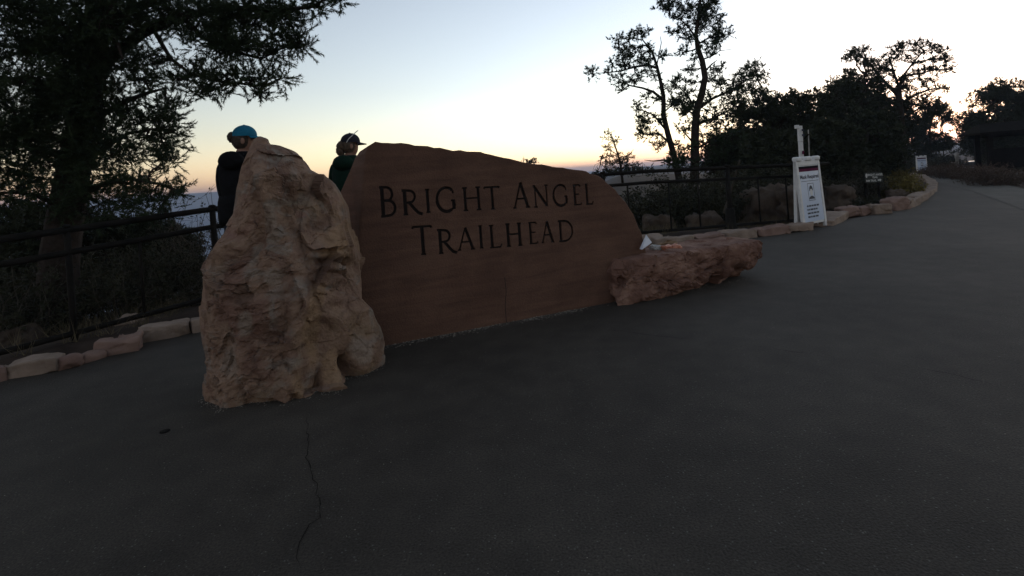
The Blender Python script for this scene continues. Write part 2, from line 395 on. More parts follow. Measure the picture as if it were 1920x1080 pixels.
# pale concrete edging along the far side of the path
lo = [gp(*q) for q in ((1700, 333), (1760, 342), (1820, 357), (1870, 375), (1930, 398))]
hi = [gp(*q) for q in ((1700, 324.5), (1760, 327), (1820, 335), (1870, 343), (1930, 356.5))]
V = []; 
for a_, b_ in zip(lo, hi): V += [Vector((a_.x, a_.y, base_z(a_.x) + .006)), Vector((b_.x, b_.y, base_z(b_.x) + .006))]
strip = mesh_obj('concrete_strip', V, [(2 * i, 2 * i + 2, 2 * i + 3, 2 * i + 1) for i in range(4)], M['concrete']); tag(strip, kind='structure')

# cracks in the asphalt
def crack(pxs, wd, seed, zoff=.004):
    rnd = random.Random(seed); P = [gp(*q) for q in pxs]; pts = []
    for a_, b_ in zip(P[:-1], P[1:]):
        n_ = max(2, int((b_ - a_).length / .035))
        for k in range(n_): pts.append(a_.lerp(b_, k / n_) + Vector((rnd.gauss(0, .006), rnd.gauss(0, .006), 0)))
    pts.append(P[-1]); V = []
    for i, p in enumerate(pts):
        d = (pts[min(i + 1, len(pts) - 1)] - pts[max(i - 1, 0)]); d = Vector((d.x, d.y, 0)).normalized(); n_ = Vector((-d.y, d.x, 0))
        ww = wd * rnd.uniform(.25, 1) * min(1, (i + .3) / 4, (len(pts) - i - .5) / 4)
        z = base_z(p.x) + zoff
        V += [Vector((p.x, p.y, z)) + n_ * ww, Vector((p.x, p.y, z)) - n_ * ww]
    return mesh_obj('asphalt_crack', V, [(2 * i, 2 * i + 1, 2 * i + 3, 2 * i + 2) for i in range(len(pts) - 1)], M['crack'], path)
crack([(578, 775), (575, 860), (588, 900), (600, 945), (598, 970), (570, 1000), (556, 1030), (566, 1075)], .0019, 1)
crack([(1675, 684), (1720, 690), (1775, 700), (1822, 711), (1860, 722)], .0034, 2)
crack([(1140, 619), (1200, 626), (1250, 632), (1300, 636)], .003, 3)
crack([(1420, 650), (1450, 655), (1540, 668)], .0026, 4)
crack([(860, 795), (900, 805), (930, 800)], .0025, 5)
# small iron lid let into the asphalt
lid = empty('valve_lid', gp(309, 809), label='small dark round iron lid set flush in the asphalt left of the boulder', cat='valve lid')
mb = MB(); mb.lathe(gp(309, 809), [(.018, -.01), (.018, .004), (.014, .0045)], 14); mb.build('lid', M['steel'], lid)
mb = MB(); mb.lathe(gp(309, 809), [(.024, -.01), (.024, .0025)], 14); mb.build('rim', M['crack'], lid)

# ------------------------------------------------------------------ rocks
def cube_sphere(n, p=5.0):
    """unit rounded box as verts (N,3) in [-1,1] and quads"""
    idx = {}; V = []; Fs = []
    g = np.linspace(-1, 1, n + 1)
    def vid(q):
        k = tuple(np.round(q, 6))
        if k not in idx: idx[k] = len(V); V.append(q)
        return idx[k]
    for ax in range(3):
        for sg in (-1, 1):
            for i in range(n):
                for j in range(n):
                    f = []
                    for a_, b_ in ((i, j), (i + 1, j), (i + 1, j + 1), (i, j + 1)):
                        q = [0, 0, 0]; q[ax] = sg; q[(ax + 1) % 3] = g[a_]; q[(ax + 2) % 3] = g[b_]; f.append(vid(q))
                    Fs.append(f if sg > 0 else f[::-1])
    V = np.array(V, float)
    s = (np.abs(V) ** p).sum(1) ** (-1 / p)
    return V * s[:, None], Fs
CS = {n: cube_sphere(n) for n in (5, 10, 16, 44)}
CS['sharp'] = cube_sphere(20, 18.0)
def rock_mesh(size, res=10, seed=0, amp=.05, cell=.25, tilt=.25, fine=.01):
    V, Fs = CS[res]
    V = V * (np.array(size) / 2)
    N = V / np.maximum(np.linalg.norm(V / (np.array(size) / 2) ** 2, axis=1), 1e-6)[:, None] / (np.array(size) / 2) ** 2
    d = amp * fbm(V / (max(size) * .35) + seed * 7.7, 3, seed) + facets(V + seed * 3.1, cell, tilt, seed) + fine * fbm(V / .06 + seed, 2, seed + 5)
    V = plane_cuts(V + N * d[:, None], N / np.maximum(np.linalg.norm(N, axis=1), 1e-6)[:, None], 10, .04 * min(size), .16 * min(size), seed + 3, .3, None, .8 * min(size))
    return V, Fs
def place(V, loc, rz=0, rx=0, ry=0):
    R = np.array((Matrix.Rotation(rz, 3, 'Z') @ Matrix.Rotation(ry, 3, 'Y') @ Matrix.Rotation(rx, 3, 'X')))
    return V @ R.T + np.array(loc)

# --- the standing boulder
YB = 3.27
Lp = [(484, 256), (474, 275), (467, 292), (458, 316), (449, 358), (443, 400), (427, 427), (409, 458), (395, 490), (388, 521), (388, 574), (393, 611), (398, 658), (396, 700), (393, 716), (393, 735)]
Rp = [(500, 255), (507, 262), (510, 271), (526, 273), (551, 284), (572, 302), (585, 318), (609, 329), (635, 345), (651, 363), (662, 389), (670, 413), (673, 437), (686, 469), (690, 505), (686, 537), (684, 569), (704, 595), (720, 632), (733, 666), (729, 690), (722, 705), (716, 725)]
def prof(P):
    q = [at(x, y, YB) for x, y in P]; q.sort(key=lambda v: v.z)
    return np.array([v.z for v in q]), np.array([v.x for v in q])
lz, lx = prof(Lp); rz_, rx_ = prof(Rp)
ztop = max(lz.max(), rz_.max()) - .004
nz, nth = 250, 330
zz = np.concatenate([np.linspace(-.06, ztop - .06, nz - 14), ztop - .06 + .06 * np.sin(np.linspace(.08, 1, 14) * np.pi / 2)])
th = np.linspace(0, 2 * np.pi, nth, endpoint=False)
xl = np.interp(zz, lz, lx); xr = np.interp(zz, rz_, rx_)
cx = (xl + xr) / 2; hx = np.maximum((xr - xl) / 2, .004)
hy = np.interp(zz, [-.06, .1, .5, .9, 1.2, 1.4, ztop], [.345, .37, .38, .34, .25, .13, .05])
yc = np.interp(zz, [-.06, .6, 1.1, ztop], [3.29, 3.27, 3.26, 3.24])
fold = np.sqrt(np.clip((ztop - zz) / .018, .05, 1)); hxe, hye = hx * fold, hy * fold
ex = 2 / 2.25
ct = np.sign(np.cos(th)) * np.abs(np.cos(th)) ** ex; st = np.sign(np.sin(th)) * np.abs(np.sin(th)) ** ex
BA = math.radians(22.5); cb_, sb_ = math.cos(BA), math.sin(BA)            # the boulder stands turned a little to the left
hxe = hxe * .93
U = hxe[:, None] * ct[None]; Wv = hye[:, None] * st[None]
Wv = Wv * (1 - .45 * smooth(.5, .95, ct)[None] * smooth(.5, .15, zz)[:, None])
X = cx[:, None] + U * cb_ - Wv * sb_; Yv = yc[:, None] + U * sb_ + Wv * cb_; Z = np.repeat(zz[:, None], nth, 1)
# the right foot juts out as a thin buttress
BP = np.stack([X.ravel(), Yv.ravel(), Z.ravel()], 1)
NB = np.stack([(ct[None] / hxe[:, None] * np.ones_like(X)).ravel(), (st[None] / hye[:, None]).ravel() * np.ones(X.size), np.full(X.size, .15)], 1)
NB /= np.linalg.norm(NB, axis=1)[:, None]; NL = NB[:, 1].copy()
NB = np.stack([NB[:, 0] * cb_ - NB[:, 1] * sb_, NB[:, 0] * sb_ + NB[:, 1] * cb_, NB[:, 2]], 1)
taper = smooth(0, .22, ztop - BP[:, 2]) * .85 + .15
BPc = plane_cuts(BP, NB, 60, .02, .05, 77, .2, (NL < -.3) & (BP[:, 2] > .05) & (BP[:, 2] < ztop - .15), .19)
disp = .022 * fbm(BP * 2.6 + 4, 3, 11)
disp += facets(BP * np.array((1, 1, .8)) + .04 * fbm(BP * 6, 2, 2)[:, None], .28, .21, 4)
rough = np.clip(.3 + .8 * smooth(620, 430, 960 + 960 * (BP[:, 0] / BP[:, 1])) * smooth(1.25, .75, BP[:, 2]) + .35 * fbm(BP * 2.2, 2, 91), .12, 1.1)
disp += (.35 + .65 * rough) * (facets(BP * np.array((1, 1, 1.2)) + .015 * fbm(BP * 9, 2, 8)[:, None], .12, .17, 14) + facets(BP * np.array((1, 1, 1.5)), .048, .13, 24))
rid = 1 - np.abs(fbm(BP * np.array((7, 7, 11)), 3, 41)); disp += .012 * rough * (rid - .6)
disp += rough * (.005 * fbm(BP * 30, 3, 51) + .0018 * fbm(BP * 85, 2, 61))
# features laid where they stand on the face: (px, py, rx, ry, slant, depth)
dxp = BP[:, 0] / BP[:, 1]; dzp = (BP[:, 2] - CAM_H) / BP[:, 1]
ppx = 960 + 960 * (dxp * CR - dzp * SR); ppy = 328 - 960 * (dxp * SR + dzp * CR)
front = smooth(.15, -.35, NL)
FEAT = [(495, 345, 9, 75, .12, .030), (470, 350, 16, 60, .12, -.012), (545, 420, 14, 40, .25, -.02), (575, 430, 20, 30, .2, .02), (480, 500, 10, 60, .15, -.03), (520, 555, 26, 5, -.1, -.02), (450, 500, 30, 6, -.35, -.022), (415, 545, 20, 5, .2, -.02), (545, 520, 34, 5, .15, -.014), (615, 540, 30, 5, .25, -.02), (430, 625, 26, 5, -.2, -.016), (480, 720, 40, 5, .1, -.012), (535, 600, 7, 60, .08, -.022), (640, 492, 42, 6, .05, -.035), (650, 514, 36, 5, .15, -.03), (640, 470, 30, 5, -.05, -.018), (625, 505, 30, 9, 0, .02), (655, 543, 20, 13, 0, -.035),
        (642, 580, 16, 12, 0, -.03), (585, 488, 14, 26, .3, -.022), (600, 470, 40, 20, .2, .025), (432, 442, 26, 12, .4, -.035), (470, 552, 36, 8, -.15, -.025),
        (463, 520, 20, 30, 0, .02), (560, 640, 16, 95, -.05, .045), (600, 670, 22, 80, -.1, -.03), (601, 728, 6, 30, -.25, -.06), (550, 744, 10, 14, .3, -.06),
        (664, 697, 12, 28, .3, -.15), (640, 720, 26, 14, -.3, .04), (655, 615, 18, 45, .3, .03), (480, 430, 14, 50, -.3, -.018), (505, 395, 14, 40, .3, .016), (520, 340, 45, 60, .3, .02),
        (600, 380, 45, 45, 0, .02), (540, 360, 10, 40, .5, -.014), (560, 320, 40, 6, .5, -.010), (470, 640, 12, 70, .1, -.018), (440, 660, 18, 60, 0, .018),
        (505, 690, 20, 60, .1, -.02), (425, 580, 16, 50, .1, -.016), (500, 600, 50, 10, -.2, .016), (530, 470, 30, 40, 0, .012), (615, 610, 20, 12, .3, -.022)]
for fx, fy, rx, ry, sl, dp in FEAT:
    u = (ppx - fx) - sl * (ppy - fy) if ry > rx else (ppx - fx)
    v = (ppy - fy) - (sl * (ppx - fx) if rx >= ry else 0)
    disp += dp * np.exp(-((u / rx) ** 2 + (v / ry) ** 2)) * front
disp = (disp - disp.mean()) * (.30 + .70 * smooth(.05, .75, np.abs(NL)))
BP2 = BPc + NB * (disp * taper)[:, None]
BP2[:, 2] = np.where(BP[:, 2] < -.03, -.06, BP2[:, 2])
F = []
for i in range(nz - 1):
    for j in range(nth):
        F.append((i * nth + j, i * nth + (j + 1) % nth, (i + 1) * nth + (j + 1) % nth, (i + 1) * nth + j))
F += [tuple((nz - 1) * nth + j for j in range(nth))]
STAIN = {0: [(593, 632, 26, 90, .9), (635, 690, 34, 50, .8), (650, 450, 40, 90, .55), (600, 560, 40, 40, .5), (560, 700, 16, 60, .7)],
         1: [(503, 425, 15, 50, 1), (509, 525, 20, 26, .8), (461, 606, 14, 24, .8), (683, 664, 16, 34, .9), (430, 690, 26, 44, .6), (470, 480, 14, 30, .7), (500, 700, 30, 40, .5)],
         2: [(445, 600, 60, 70, .8), (440, 520, 40, 50, .7), (470, 680, 60, 60, .6), (545, 600, 30, 70, .5)],
         3: [(590, 345, 60, 30, .6), (640, 500, 40, 40, .6), (455, 550, 40, 30, .6), (530, 650, 20, 80, .5), (620, 410, 30, 40, .4)]}
stain = np.zeros((len(BP2), 4)); nA = fbm(BP * 9, 4, 101); nB = fbm(BP * 24, 3, 105)
for ch_, lst in STAIN.items():
    for fx, fy, rx, ry, a_ in lst: stain[:, ch_] = np.maximum(stain[:, ch_], a_ * np.exp(-(((ppx - fx) / rx) ** 2 + ((ppy - fy) / ry) ** 2)))
    stain[:, ch_] = smooth(.30, .62, stain[:, ch_] + .28 * fbm(BP * 7 + ch_ * 9, 4, 110 + ch_) + .08 * nB) * .9
boulder = mesh_obj('standing_boulder', BP2, F, M['boulder'], smooth_=False)
ca_ = boulder.data.color_attributes.new('stain', 'FLOAT_COLOR', 'POINT'); ca_.data.foreach_set('color', stain.astype(np.float32).ravel())
tag(boulder, 'tall tan and pink limestone boulder standing at the left end of the carved wall', 'boulder')

# --- the long flat rock at the wall's right end
rb = empty('bench_rock', (1.53, 5.0, 0), label='long low pitted red rock lying at the right end of the carved wall', cat='rock')
ang = math.atan2(.50, 1.45)
V, Fs = cube_sphere(84, 10.0)
size = np.array((1.82, .66, .41)); V = V * size / 2
Nn = V / (size / 2) ** 2; Nn /= np.linalg.norm(Nn, axis=1)[:, None]
lowm = smooth(.05, -.19, V[:, 2])
V[:, 1] += .16 * lowm * smooth(.3, -.33, V[:, 1]) * smooth(-.7, .3, V[:, 0])            # undercut below the front
V[:, 0] -= .16 * lowm * smooth(.2, .81, V[:, 0])                                          # and below the right end
V = plane_cuts(V, Nn, 40, .015, .045, 31, .3, None, .16)
d = .018 * fbm(V * 4, 3, 71) + facets(V + .04 * fbm(V * 7, 2, 3)[:, None], .26, .30, 75) + facets(V * np.array((1, 1, 1.6)) + .012 * fbm(V * 12, 2, 3)[:, None], .10, .20, 79) + facets(V, .045, .10, 89) + .004 * fbm(V * 32, 3, 77)
pits = np.zeros(len(V)); rnd = random.Random(9)
for k in range(30):
    c = np.array((rnd.uniform(-.75, .78), -.33, rnd.uniform(-.1, .13))); r_ = rnd.uniform(.018, .05)
    pits -= r_ * .9 * np.exp(-(((V - c) / (r_ * np.array((1.2, 2, .8)))) ** 2).sum(1))
topm = smooth(.7, .95, Nn[:, 2])
d = d * (1 - .75 * topm) + pits
V = V + Nn * d[:, None]
V = place(V, (1.56, 5.06, .175), math.radians(23.5), ry=math.radians(.6))
mesh_obj('stone', V, Fs, M['bench_rock'], rb, False)

# ------------------------------------------------------------------ carved sandstone wall
WA, WB = gp(725, 648), gp(1141, 568)
wd = (WB - WA); wd.z = 0; wd.normalize(); wn = Vector((wd.y, -wd.x, 0))          # wn points to the path
def wall_sz(px, py):
    dx, dz = ray(px, py); o = Vector((0, 0, CAM_H)); dr = Vector((dx, 1, dz))
    t = (WA - o).dot(wn) / dr.dot(wn); p = o + dr * t
    return (p - WA).dot(wd), p.z
def wall_pt(s, z, depth=0): return WA + wd * s + Vector((0, 0, z)) - wn * depth
wall_top = [(684, 305), (686, 285), (692, 273), (703, 266), (740, 267), (790, 273), (836, 278), (850, 281), (900, 285), (930, 291), (944, 294), (980, 303), (1035, 311), (1075, 317), (1100, 322), (1124, 331), (1148, 349), (1168, 371), (1182, 391), (1194, 414), (1204, 438), (1210, 458)]
osz = [wall_sz(*q) for q in wall_top]
rnd = random.Random(4); dense = []
for (s0, z0), (s1, z1) in zip(osz[:-1], osz[1:]):
    n_ = max(1, int(math.hypot(s1 - s0, z1 - z0) / .045))
    for k in range(n_):
        t = k / n_; j = .006 if s0 > -.1 else .0015
        dense.append((s0 + (s1 - s0) * t + rnd.uniform(-j, j), z0 + (z1 - z0) * t + rnd.uniform(-j, j)))
dense.append(osz[-1])
s_r = osz[-1][0]; s_l = wall_sz(688, 640)[0]
front_o = [(s_l - .02, -.05)] + [(s_l - .015, z) for z in (.3, .7)] + dense + [(s_r + .01, .3), (s_r + .01, -.05)]
V, n_ = [], len(front_o)
for s_, z_ in front_o: V.append(wall_pt(s_, z_, 0))
for s_, z_ in front_o:
    lean = max(0, 1.0 - (s_ - s_l) / .22) if s_ < s_l + .22 else 0
    V.append(wall_pt(s_ - lean * (.06 + .30 * max(0, 1.5 - z_)), z_ - .02, .34))
F = [tuple(range(n_)), tuple(range(2 * n_ - 1, n_ - 1, -1))] + [(i, n_ + i, n_ + (i + 1) % n_, (i + 1) % n_) for i in range(n_)]
sign = empty('carved_wall', tuple(wall_pt((s_l + s_r) / 2, 0, .17)), label='brown sandstone wall carved with two lines of dark capitals, sloping down to the right', cat='sign wall')
slab = mesh_obj('slab', V, F, M['sandstone'], sign)
bm = bmesh.new(); bm.from_mesh(slab.data); bmesh.ops.recalc_face_normals(bm, faces=bm.faces[:])
ed = [e for e in bm.edges if len(e.link_faces) == 2 and {len(f.verts) > 6 for f in e.link_faces} == {True, False}]
bmesh.ops.bevel(bm, geom=ed, offset=.016, segments=3, affect='EDGES', profile=.6)
bm.to_mesh(slab.data); bm.free()

# --- letters: strokes in a unit box, thick and thin as cut in stone
T, t_ = 1.0, .55
def arc(cx_, cy_, rx, ry, a0, a1, n=14):
    return [(cx_ + rx * math.cos(math.radians(a0 + (a1 - a0) * k / n)), cy_ + ry * math.sin(math.radians(a0 + (a1 - a0) * k / n))) for k in range(n + 1)]
GL = {
 'B': [([(.2, 0), (.2, 1)], T), ([(.05, 1), (.2, 1), (.5, .99)] + arc(.5, .755, .3, .225, 78, -78) + [(.5, .54), (.2, .535)], .7), ([(.2, .535), (.52, .53)] + arc(.55, .27, .38, .255, 85, -85) + [(.5, .01), (.2, 0), (.05, 0)], .75)],
 'R': [([(.17, 0), (.17, 1)], T), ([(.03, 1), (.17, 1), (.38, .985)] + arc(.40, .735, .26, .245, 80, -80) + [(.38, .49), (.17, .47)], .7), ([(.38, .48), (.62, .2), (.80, .03), (1.0, -.03)], .85), ([(.05, 0), (.29, 0)], t_)],
 'I': [([(.5, 0), (.5, 1)], T), ([(.1, 1), (.9, 1)], t_), ([(.1, 0), (.9, 0)], t_)],
 'G': [(arc(.55, .5, .5, .5, 48, 180, 14), .8), (arc(.55, .5, .5, .5, 180, 300, 14), .95), (arc(.55, .5, .5, .5, 300, 330, 4) + [(.93, .42)], .7), ([(.93, .08), (.93, .44)], T), ([(.78, .45), (1.0, .45)], t_), ([(.90, .88), (.92, .74)], t_)],
 'H': [([(.16, 0), (.16, 1)], T), ([(.84, 0), (.84, 1)], T), ([(.16, .53), (.84, .53)], t_)] + [([(x - .13, y), (x + .13, y)], t_) for x in (.16, .84) for y in (0, 1)],
 'T': [([(.5, 0), (.5, 1)], T), ([(.0, .93), (.04, 1), (.96, 1), (1, .93)], .65), ([(.36, 0), (.64, 0)], t_)],
 'A': [([(.10, 0), (.5, 1)], .6), ([(.5, 1.03), (.88, 0)], T), ([(.24, .36), (.74, .36)], t_), ([(0, 0), (.2, 0)], t_), ([(.74, 0), (1, 0)], t_)],
 'N': [([(.14, 0), (.14, 1)], .65), ([(.08, 1), (.86, .02)], T), ([(.87, 0), (.87, 1)], .65), ([(0, 1), (.16, 1)], t_), ([(.02, 0), (.26, 0)], t_), ([(.75, 1), (1, 1)], t_)],
 'E': [([(.25, 0), (.25, 1)], T), ([(.05, 1), (.92, 1), (.95, .9)], t_), ([(.25, .53), (.82, .53)], t_), ([(.05, 0), (.96, 0), (1, .1)], t_)],
 'L': [([(.22, 0), (.22, 1)], T), ([(.02, 1), (.42, 1)], t_), ([(.02, 0), (.9, 0), (1, .14)], t_)],
 'D': [([(.17, 0), (.17, 1)], T), ([(.02, 1), (.17, 1), (.40, 1)] + arc(.42, .5, .55, .5, 88, -88, 18) + [(.4, 0), (.17, 0), (.02, 0)], .75)],
}
LET = [('B', 130, 260, 128, 355), ('R', 305, 465, 152, 340), ('I', 488, 532, 148, 325), ('G', 575, 722, 133, 320), ('H', 778, 932, 132, 308), ('T', 955, 1075, 128, 300),
       ('A', 1172, 1305, 97, 288), ('N', 1335, 1456, 116, 282), ('G', 1488, 1602, 112, 275), ('E', 1645, 1708, 112, 266), ('L', 1743, 1800, 106, 262),
       ('T', 395, 545, 437, 655), ('R', 583, 735, 462, 643), ('A', 738, 876, 450, 618), ('I', 907, 945, 433, 605), ('L', 990, 1085, 428, 600),
       ('H', 1118, 1250, 415, 588), ('E', 1298, 1366, 406, 570), ('A', 1395, 1496, 400, 560), ('D', 1530, 1645, 392, 550)]
def stroke_quads(pts, w_):
    out = []
    for i, (a_, b_) in enumerate(zip(pts[:-1], pts[1:])):
        a_, b_ = Vector(a_), Vector(b_); d = b_ - a_
        if d.length < 1e-6: continue
        d.normalize(); n_ = Vector((-d.y, d.x)) * w_ / 2
        e0 = d * w_ * (.18 if i else 0); e1 = d * w_ * (.18 if i < len(pts) - 2 else 0)
        out.append([a_ - e0 - n_, b_ + e1 - n_, b_ + e1 + n_, a_ - e0 + n_])
    return out
cut = MB()
letters = []
for ch, x0, x1, y0, y1 in LET:
    X0, X1, Y0, Y1 = 680 + x0 / 4.174, 680 + x1 / 4.174, 320 + y0 / 4.174, 320 + y1 / 4.174
    xm, ym = (X0 + X1) / 2, (Y0 + Y1) / 2
    sa, zA = wall_sz(X0, ym + (xm - X0) * .045); sb, zB = wall_sz(X1, ym - (X1 - xm) * .045)
    st_, zt = wall_sz(xm - (ym - Y0) * .03, Y0); sb2, zb = wall_sz(xm + (Y1 - ym) * .03, Y1)
    W_, H_ = sb - sa, zt - zb; sc = (sa + sb) / 2; zc_ = (zt + zb) / 2; tilt = (zB - zA) / max(W_, .05)
    wst = .0285 if H_ > .18 else .0245
    qs = []
    for pts, wt in GL[ch]:
        P2 = [(sc + (u - .5) * W_, zb + v * H_ + tilt * .6 * (u - .5) * W_) for u, v in pts]
        qs += stroke_quads(P2, wst * wt)
    for k, q in enumerate(qs):
        V8 = [wall_pt(p.x, p.y, -.02) for p in q] + [wall_pt(p.x, p.y, .022 + .0002 * (k % 7)) for p in q]
        cut.add(V8, [(0, 1, 2, 3), (7, 6, 5, 4), (0, 4, 5, 1), (1, 5, 6, 2), (2, 6, 7, 3), (3, 7, 4, 0)])
    letters.append((ch, qs))
cutter = cut.build('cutter', M['carve'])
bm = bmesh.new(); bm.from_mesh(cutter.data); bmesh.ops.recalc_face_normals(bm, faces=bm.faces[:]); bm.to_mesh(cutter.data); bm.free()
bo = slab.modifiers.new('carve', 'BOOLEAN'); bo.object = cutter; bo.operation = 'DIFFERENCE'; bo.solver = 'EXACT'; bo.use_self = True
bpy.context.view_layer.update()
dg = bpy.context.evaluated_depsgraph_get()
carved = bpy.data.meshes.new_from_object(slab.evaluated_get(dg)); slab.modifiers.clear(); slab.data = carved
bpy.data.objects.remove(cutter)
for ch, qs in letters:                                   # the dark paint on the floor of every cut
    mb = MB()
    for k, q in enumerate(qs):
        dp = .0175 - .00025 * (k % 9)
        c = sum((Vector((p.x, p.y)) for p in q), Vector((0, 0))) / 4
        mb.add([wall_pt(p.x, p.y, dp) for p in q] + [wall_pt(p.x, p.y, dp + .003) for p in q], [(0, 1, 2, 3), (0, 4, 5, 1), (1, 5, 6, 2), (2, 6, 7, 3), (3, 7, 4, 0)])
    mb.build('letter', M['carve'], sign)
# hairline joint low on the wall face
mb = MB(); pts = [wall_sz(x, y) for x, y in ((946, 520), (949, 545), (947, 575), (950, 612))]
V = []; 
for s_, z_ in pts: V += [wall_pt(s_ - .0025, z_, -.0015), wall_pt(s_ + .0025, z_, -.0015)]
mesh_obj('joint_crack', V, [(0, 1, 3, 2), (2, 3, 5, 4), (4, 5, 7, 6)], M['carve'], sign)

# ------------------------------------------------------------------ kerbs
def kerb(name, items, kind='structure'):
    root = empty(name); root['kind'] = 'structure'
    for k, (p0, p1, wdt, hgt, zoff, m, sd) in enumerate(items):
        c = (p0 + p1) / 2; L = (p1 - p0).length; a_ = math.atan2(p1.y - p0.y, p1.x - p0.x)
        V, Fs = rock_mesh((L, wdt, hgt), 'sharp' if L > .25 else 5, sd, .010, .20, .15, .003)
        V = place(V, (c.x, c.y, base_z(c.x) + zoff), a_, random.Random(sd).uniform(-.06, .06), random.Random(sd + 1).uniform(-.03, .03))
        mesh_obj('kerb_stone', V, Fs, m, root, True)
    return root
def kp(a_, b_, w_, h_, z_, m, sd): return (gp(*a_), gp(*b_), w_, h_, z_, M[m], sd)
kerb('left_kerb', [
    kp((-160, 752), (10, 708), .18, .12, .04, 'kerb_red', 1), kp((20, 705), (118, 690), .18, .12, .05, 'kerb', 2), kp((112, 694), (150, 681), .16, .12, .03, 'kerb_red', 3),
    kp((150, 680), (195, 668), .12, .06, .02, 'kerb_red', 4), kp((183, 666), (266, 652), .18, .13, .05, 'kerb_red', 5), kp((262, 640), (358, 623), .18, .13, .05, 'kerb', 6),
    kp((358, 622), (440, 604), .18, .13, .05, 'kerb', 7), kp((440, 603), (520, 585), .2, .16, .06, 'kerb_red', 8)])
back = [(inner[i], inner[i + 1]) for i in range(4, 7)]
its = []; sd = 20
for a_, b_ in back:
    L = (b_ - a_).length; n_ = max(1, round(L / .6))
    for k in range(n_):
        p, q = a_.lerp(b_, (k + .03) / n_), a_.lerp(b_, (k + .97) / n_); sd += 1
        its.append((Vector((p.x, p.y, 0)), Vector((q.x, q.y, 0)), .24, .16, .05, M['kerb' if sd % 3 else 'kerb_red'], sd))
kerb('middle_kerb', its)
kerb('right_kerb', [
    kp((1225, 462), (1298, 456), .26, .14, .05, 'kerb', 41), kp((1300, 456), (1352, 450), .26, .13, .05, 'kerb_red', 42), kp((1352, 449), (1410, 443), .30, .14, .05, 'kerb', 43), kp((1412, 443), (1470, 436), .26, .13, .05, 'kerb_red', 44),
    kp((1470, 436), (1515, 430), .24, .12, .05, 'kerb', 45), kp((1540, 423), (1570, 410), .36, .15, .05, 'kerb', 46),
    kp((1572, 404), (1606, 402), .28, .20, .06, 'kerb_red', 47), kp((1606, 402), (1632, 400), .22, .18, .07, 'kerb_red', 48), kp((1630, 401), (1664, 399), .3, .2, .07, 'kerb', 49),
    kp((1663, 395), (1694, 391), .30, .30, .09, 'kerb_red', 50), kp((1694, 390), (1712, 383), .28, .22, .06, 'kerb', 51), kp((1712, 381), (1728, 373), .28, .22, .06, 'kerb', 52),
    kp((1728, 372), (1742, 362), .28, .19, .05, 'kerb', 53), kp((1742, 361), (1749, 352), .28, .19, .05, 'kerb', 54), kp((1749, 351), (1745, 341), .28, .19, .05, 'kerb', 55),
    kp((1744, 340), (1728, 335), .28, .19, .05, 'kerb', 56), kp((1727, 335), (1708, 330), .28, .19, .05, 'kerb', 57)])
def field_rock(px, py, size, sd, label, m='rock', Y=None, rz=0, zoff=0):
    p = gp(px, py) if Y is None else at(px, py, Y)
    V, Fs = rock_mesh(size, 16, sd, .16 * min(size), .5 * min(size), .3, .012)
    o = mesh_obj('rock', place(V, (p.x, p.y, p.z + size[2] * .32 + zoff), rz), Fs, M[m], None, True)
    return tag(o, label, 'rock')
field_rock(1440, 412, (1.0, .7, .75), 61, 'big brown rock behind the railing, left of the sandwich board', Y=9.9, rz=.4)
field_rock(1476, 414, (.6, .55, .7), 62, 'upright brown rock just behind the white sandwich board', Y=9.6, rz=.2)
field_rock(1573, 385, (.55, .45, .5), 63, 'dark rounded rock in the shade right of the sandwich board', Y=11.2, rz=.5)
field_rock(1683, 384, (.42, .4, .42), 64, 'pale rock beneath the yellow shrub at the kerb bend', Y=13.0, rz=.1)
field_rock(245, 612, (.22, .18, .13), 65, 'small pale rock beside the left railing', 'kerb', Y=5.2)
field_rock(40, 655, (.3, .2, .26), 66, 'grey leaning rock behind the left railing near the frame edge', Y=4.9, rz=.7)
field_rock(1235, 430, (.5, .4, .3), 67, 'reddish rock behind the railing above the long low rock', 'rock', Y=9.6)
field_rock(1320, 430, (.6, .5, .35), 68, 'low rock behind the railing foot right of the wall', Y=9.4)

# ------------------------------------------------------------------ pipe railing along the rim
fence = empty('rim_railing', (FENCE[3].x, FENCE[3].y, 0), label='dark steel pipe railing running along the rim behind boulder and wall', cat='railing')
top_z = [.97, .97, .985, 1.06, 1.08, 1.08, 1.10, 1.10, 1.02]
mid_z = [.78, .78, .79, .87, .89, .90, .91, .92, .83]
low_z = [.10, .10, .11, .13, .13, .13, .12, .12, .10]
def line(zs, ext=0):
    P = [Vector((p.x, p.y, z)) for p, z in zip(FENCE, zs)]
    if ext: P.append(P[-1] + (P[-1] - P[-2]).normalized() * ext)
    return P
def rail(zs, r_, ext=0):
    P = line(zs, ext)
    mb = MB(); mb.tube(P, r_, 12); return mb.build('rail', M['steel'], fence, True)
rail(top_z, .030, .42); rail(mid_z, .027, -.12); rail(low_z, .024, -.05)
def along(i, t, z): p = FENCE[i].lerp(FENCE[i + 1], t); return Vector((p.x, p.y, z))
def zat(zs, i, t): return zs[i] * (1 - t) + zs[i + 1] * t
posts = [(0, .2, .035), (2, .245, .025), (3, .12, .03), (4, .5, .035), (5, .3, .035), (6, .1, .035), (6, .58, .035), (7, .49, .04), (7, .945, .035)]
for i, t, r_ in posts:
    zt = zat(top_z, i, t) + .03; mb = MB()
    mb.tube([along(i, t, -.15), along(i, t, zt)], r_, 10)
    ps = mb.build('post', M['steel'], fence, True)
    if i == 7 and t < .9:
        mb = MB(); mb.lathe(along(i, t, 0), [(.13, -.1), (.125, .02), (.085, .10), (.07, .38), (.045, .40)], 14); mb.build('post_sleeve', M['steel'], ps, True)
    mb = MB(); mb.lathe(along(i, t, zt), [(r_ * 1.25, -.012), (r_ * 1.25, .008), (r_ * .6, .02)], 10); mb.build('cap', M['steel'], ps, True)
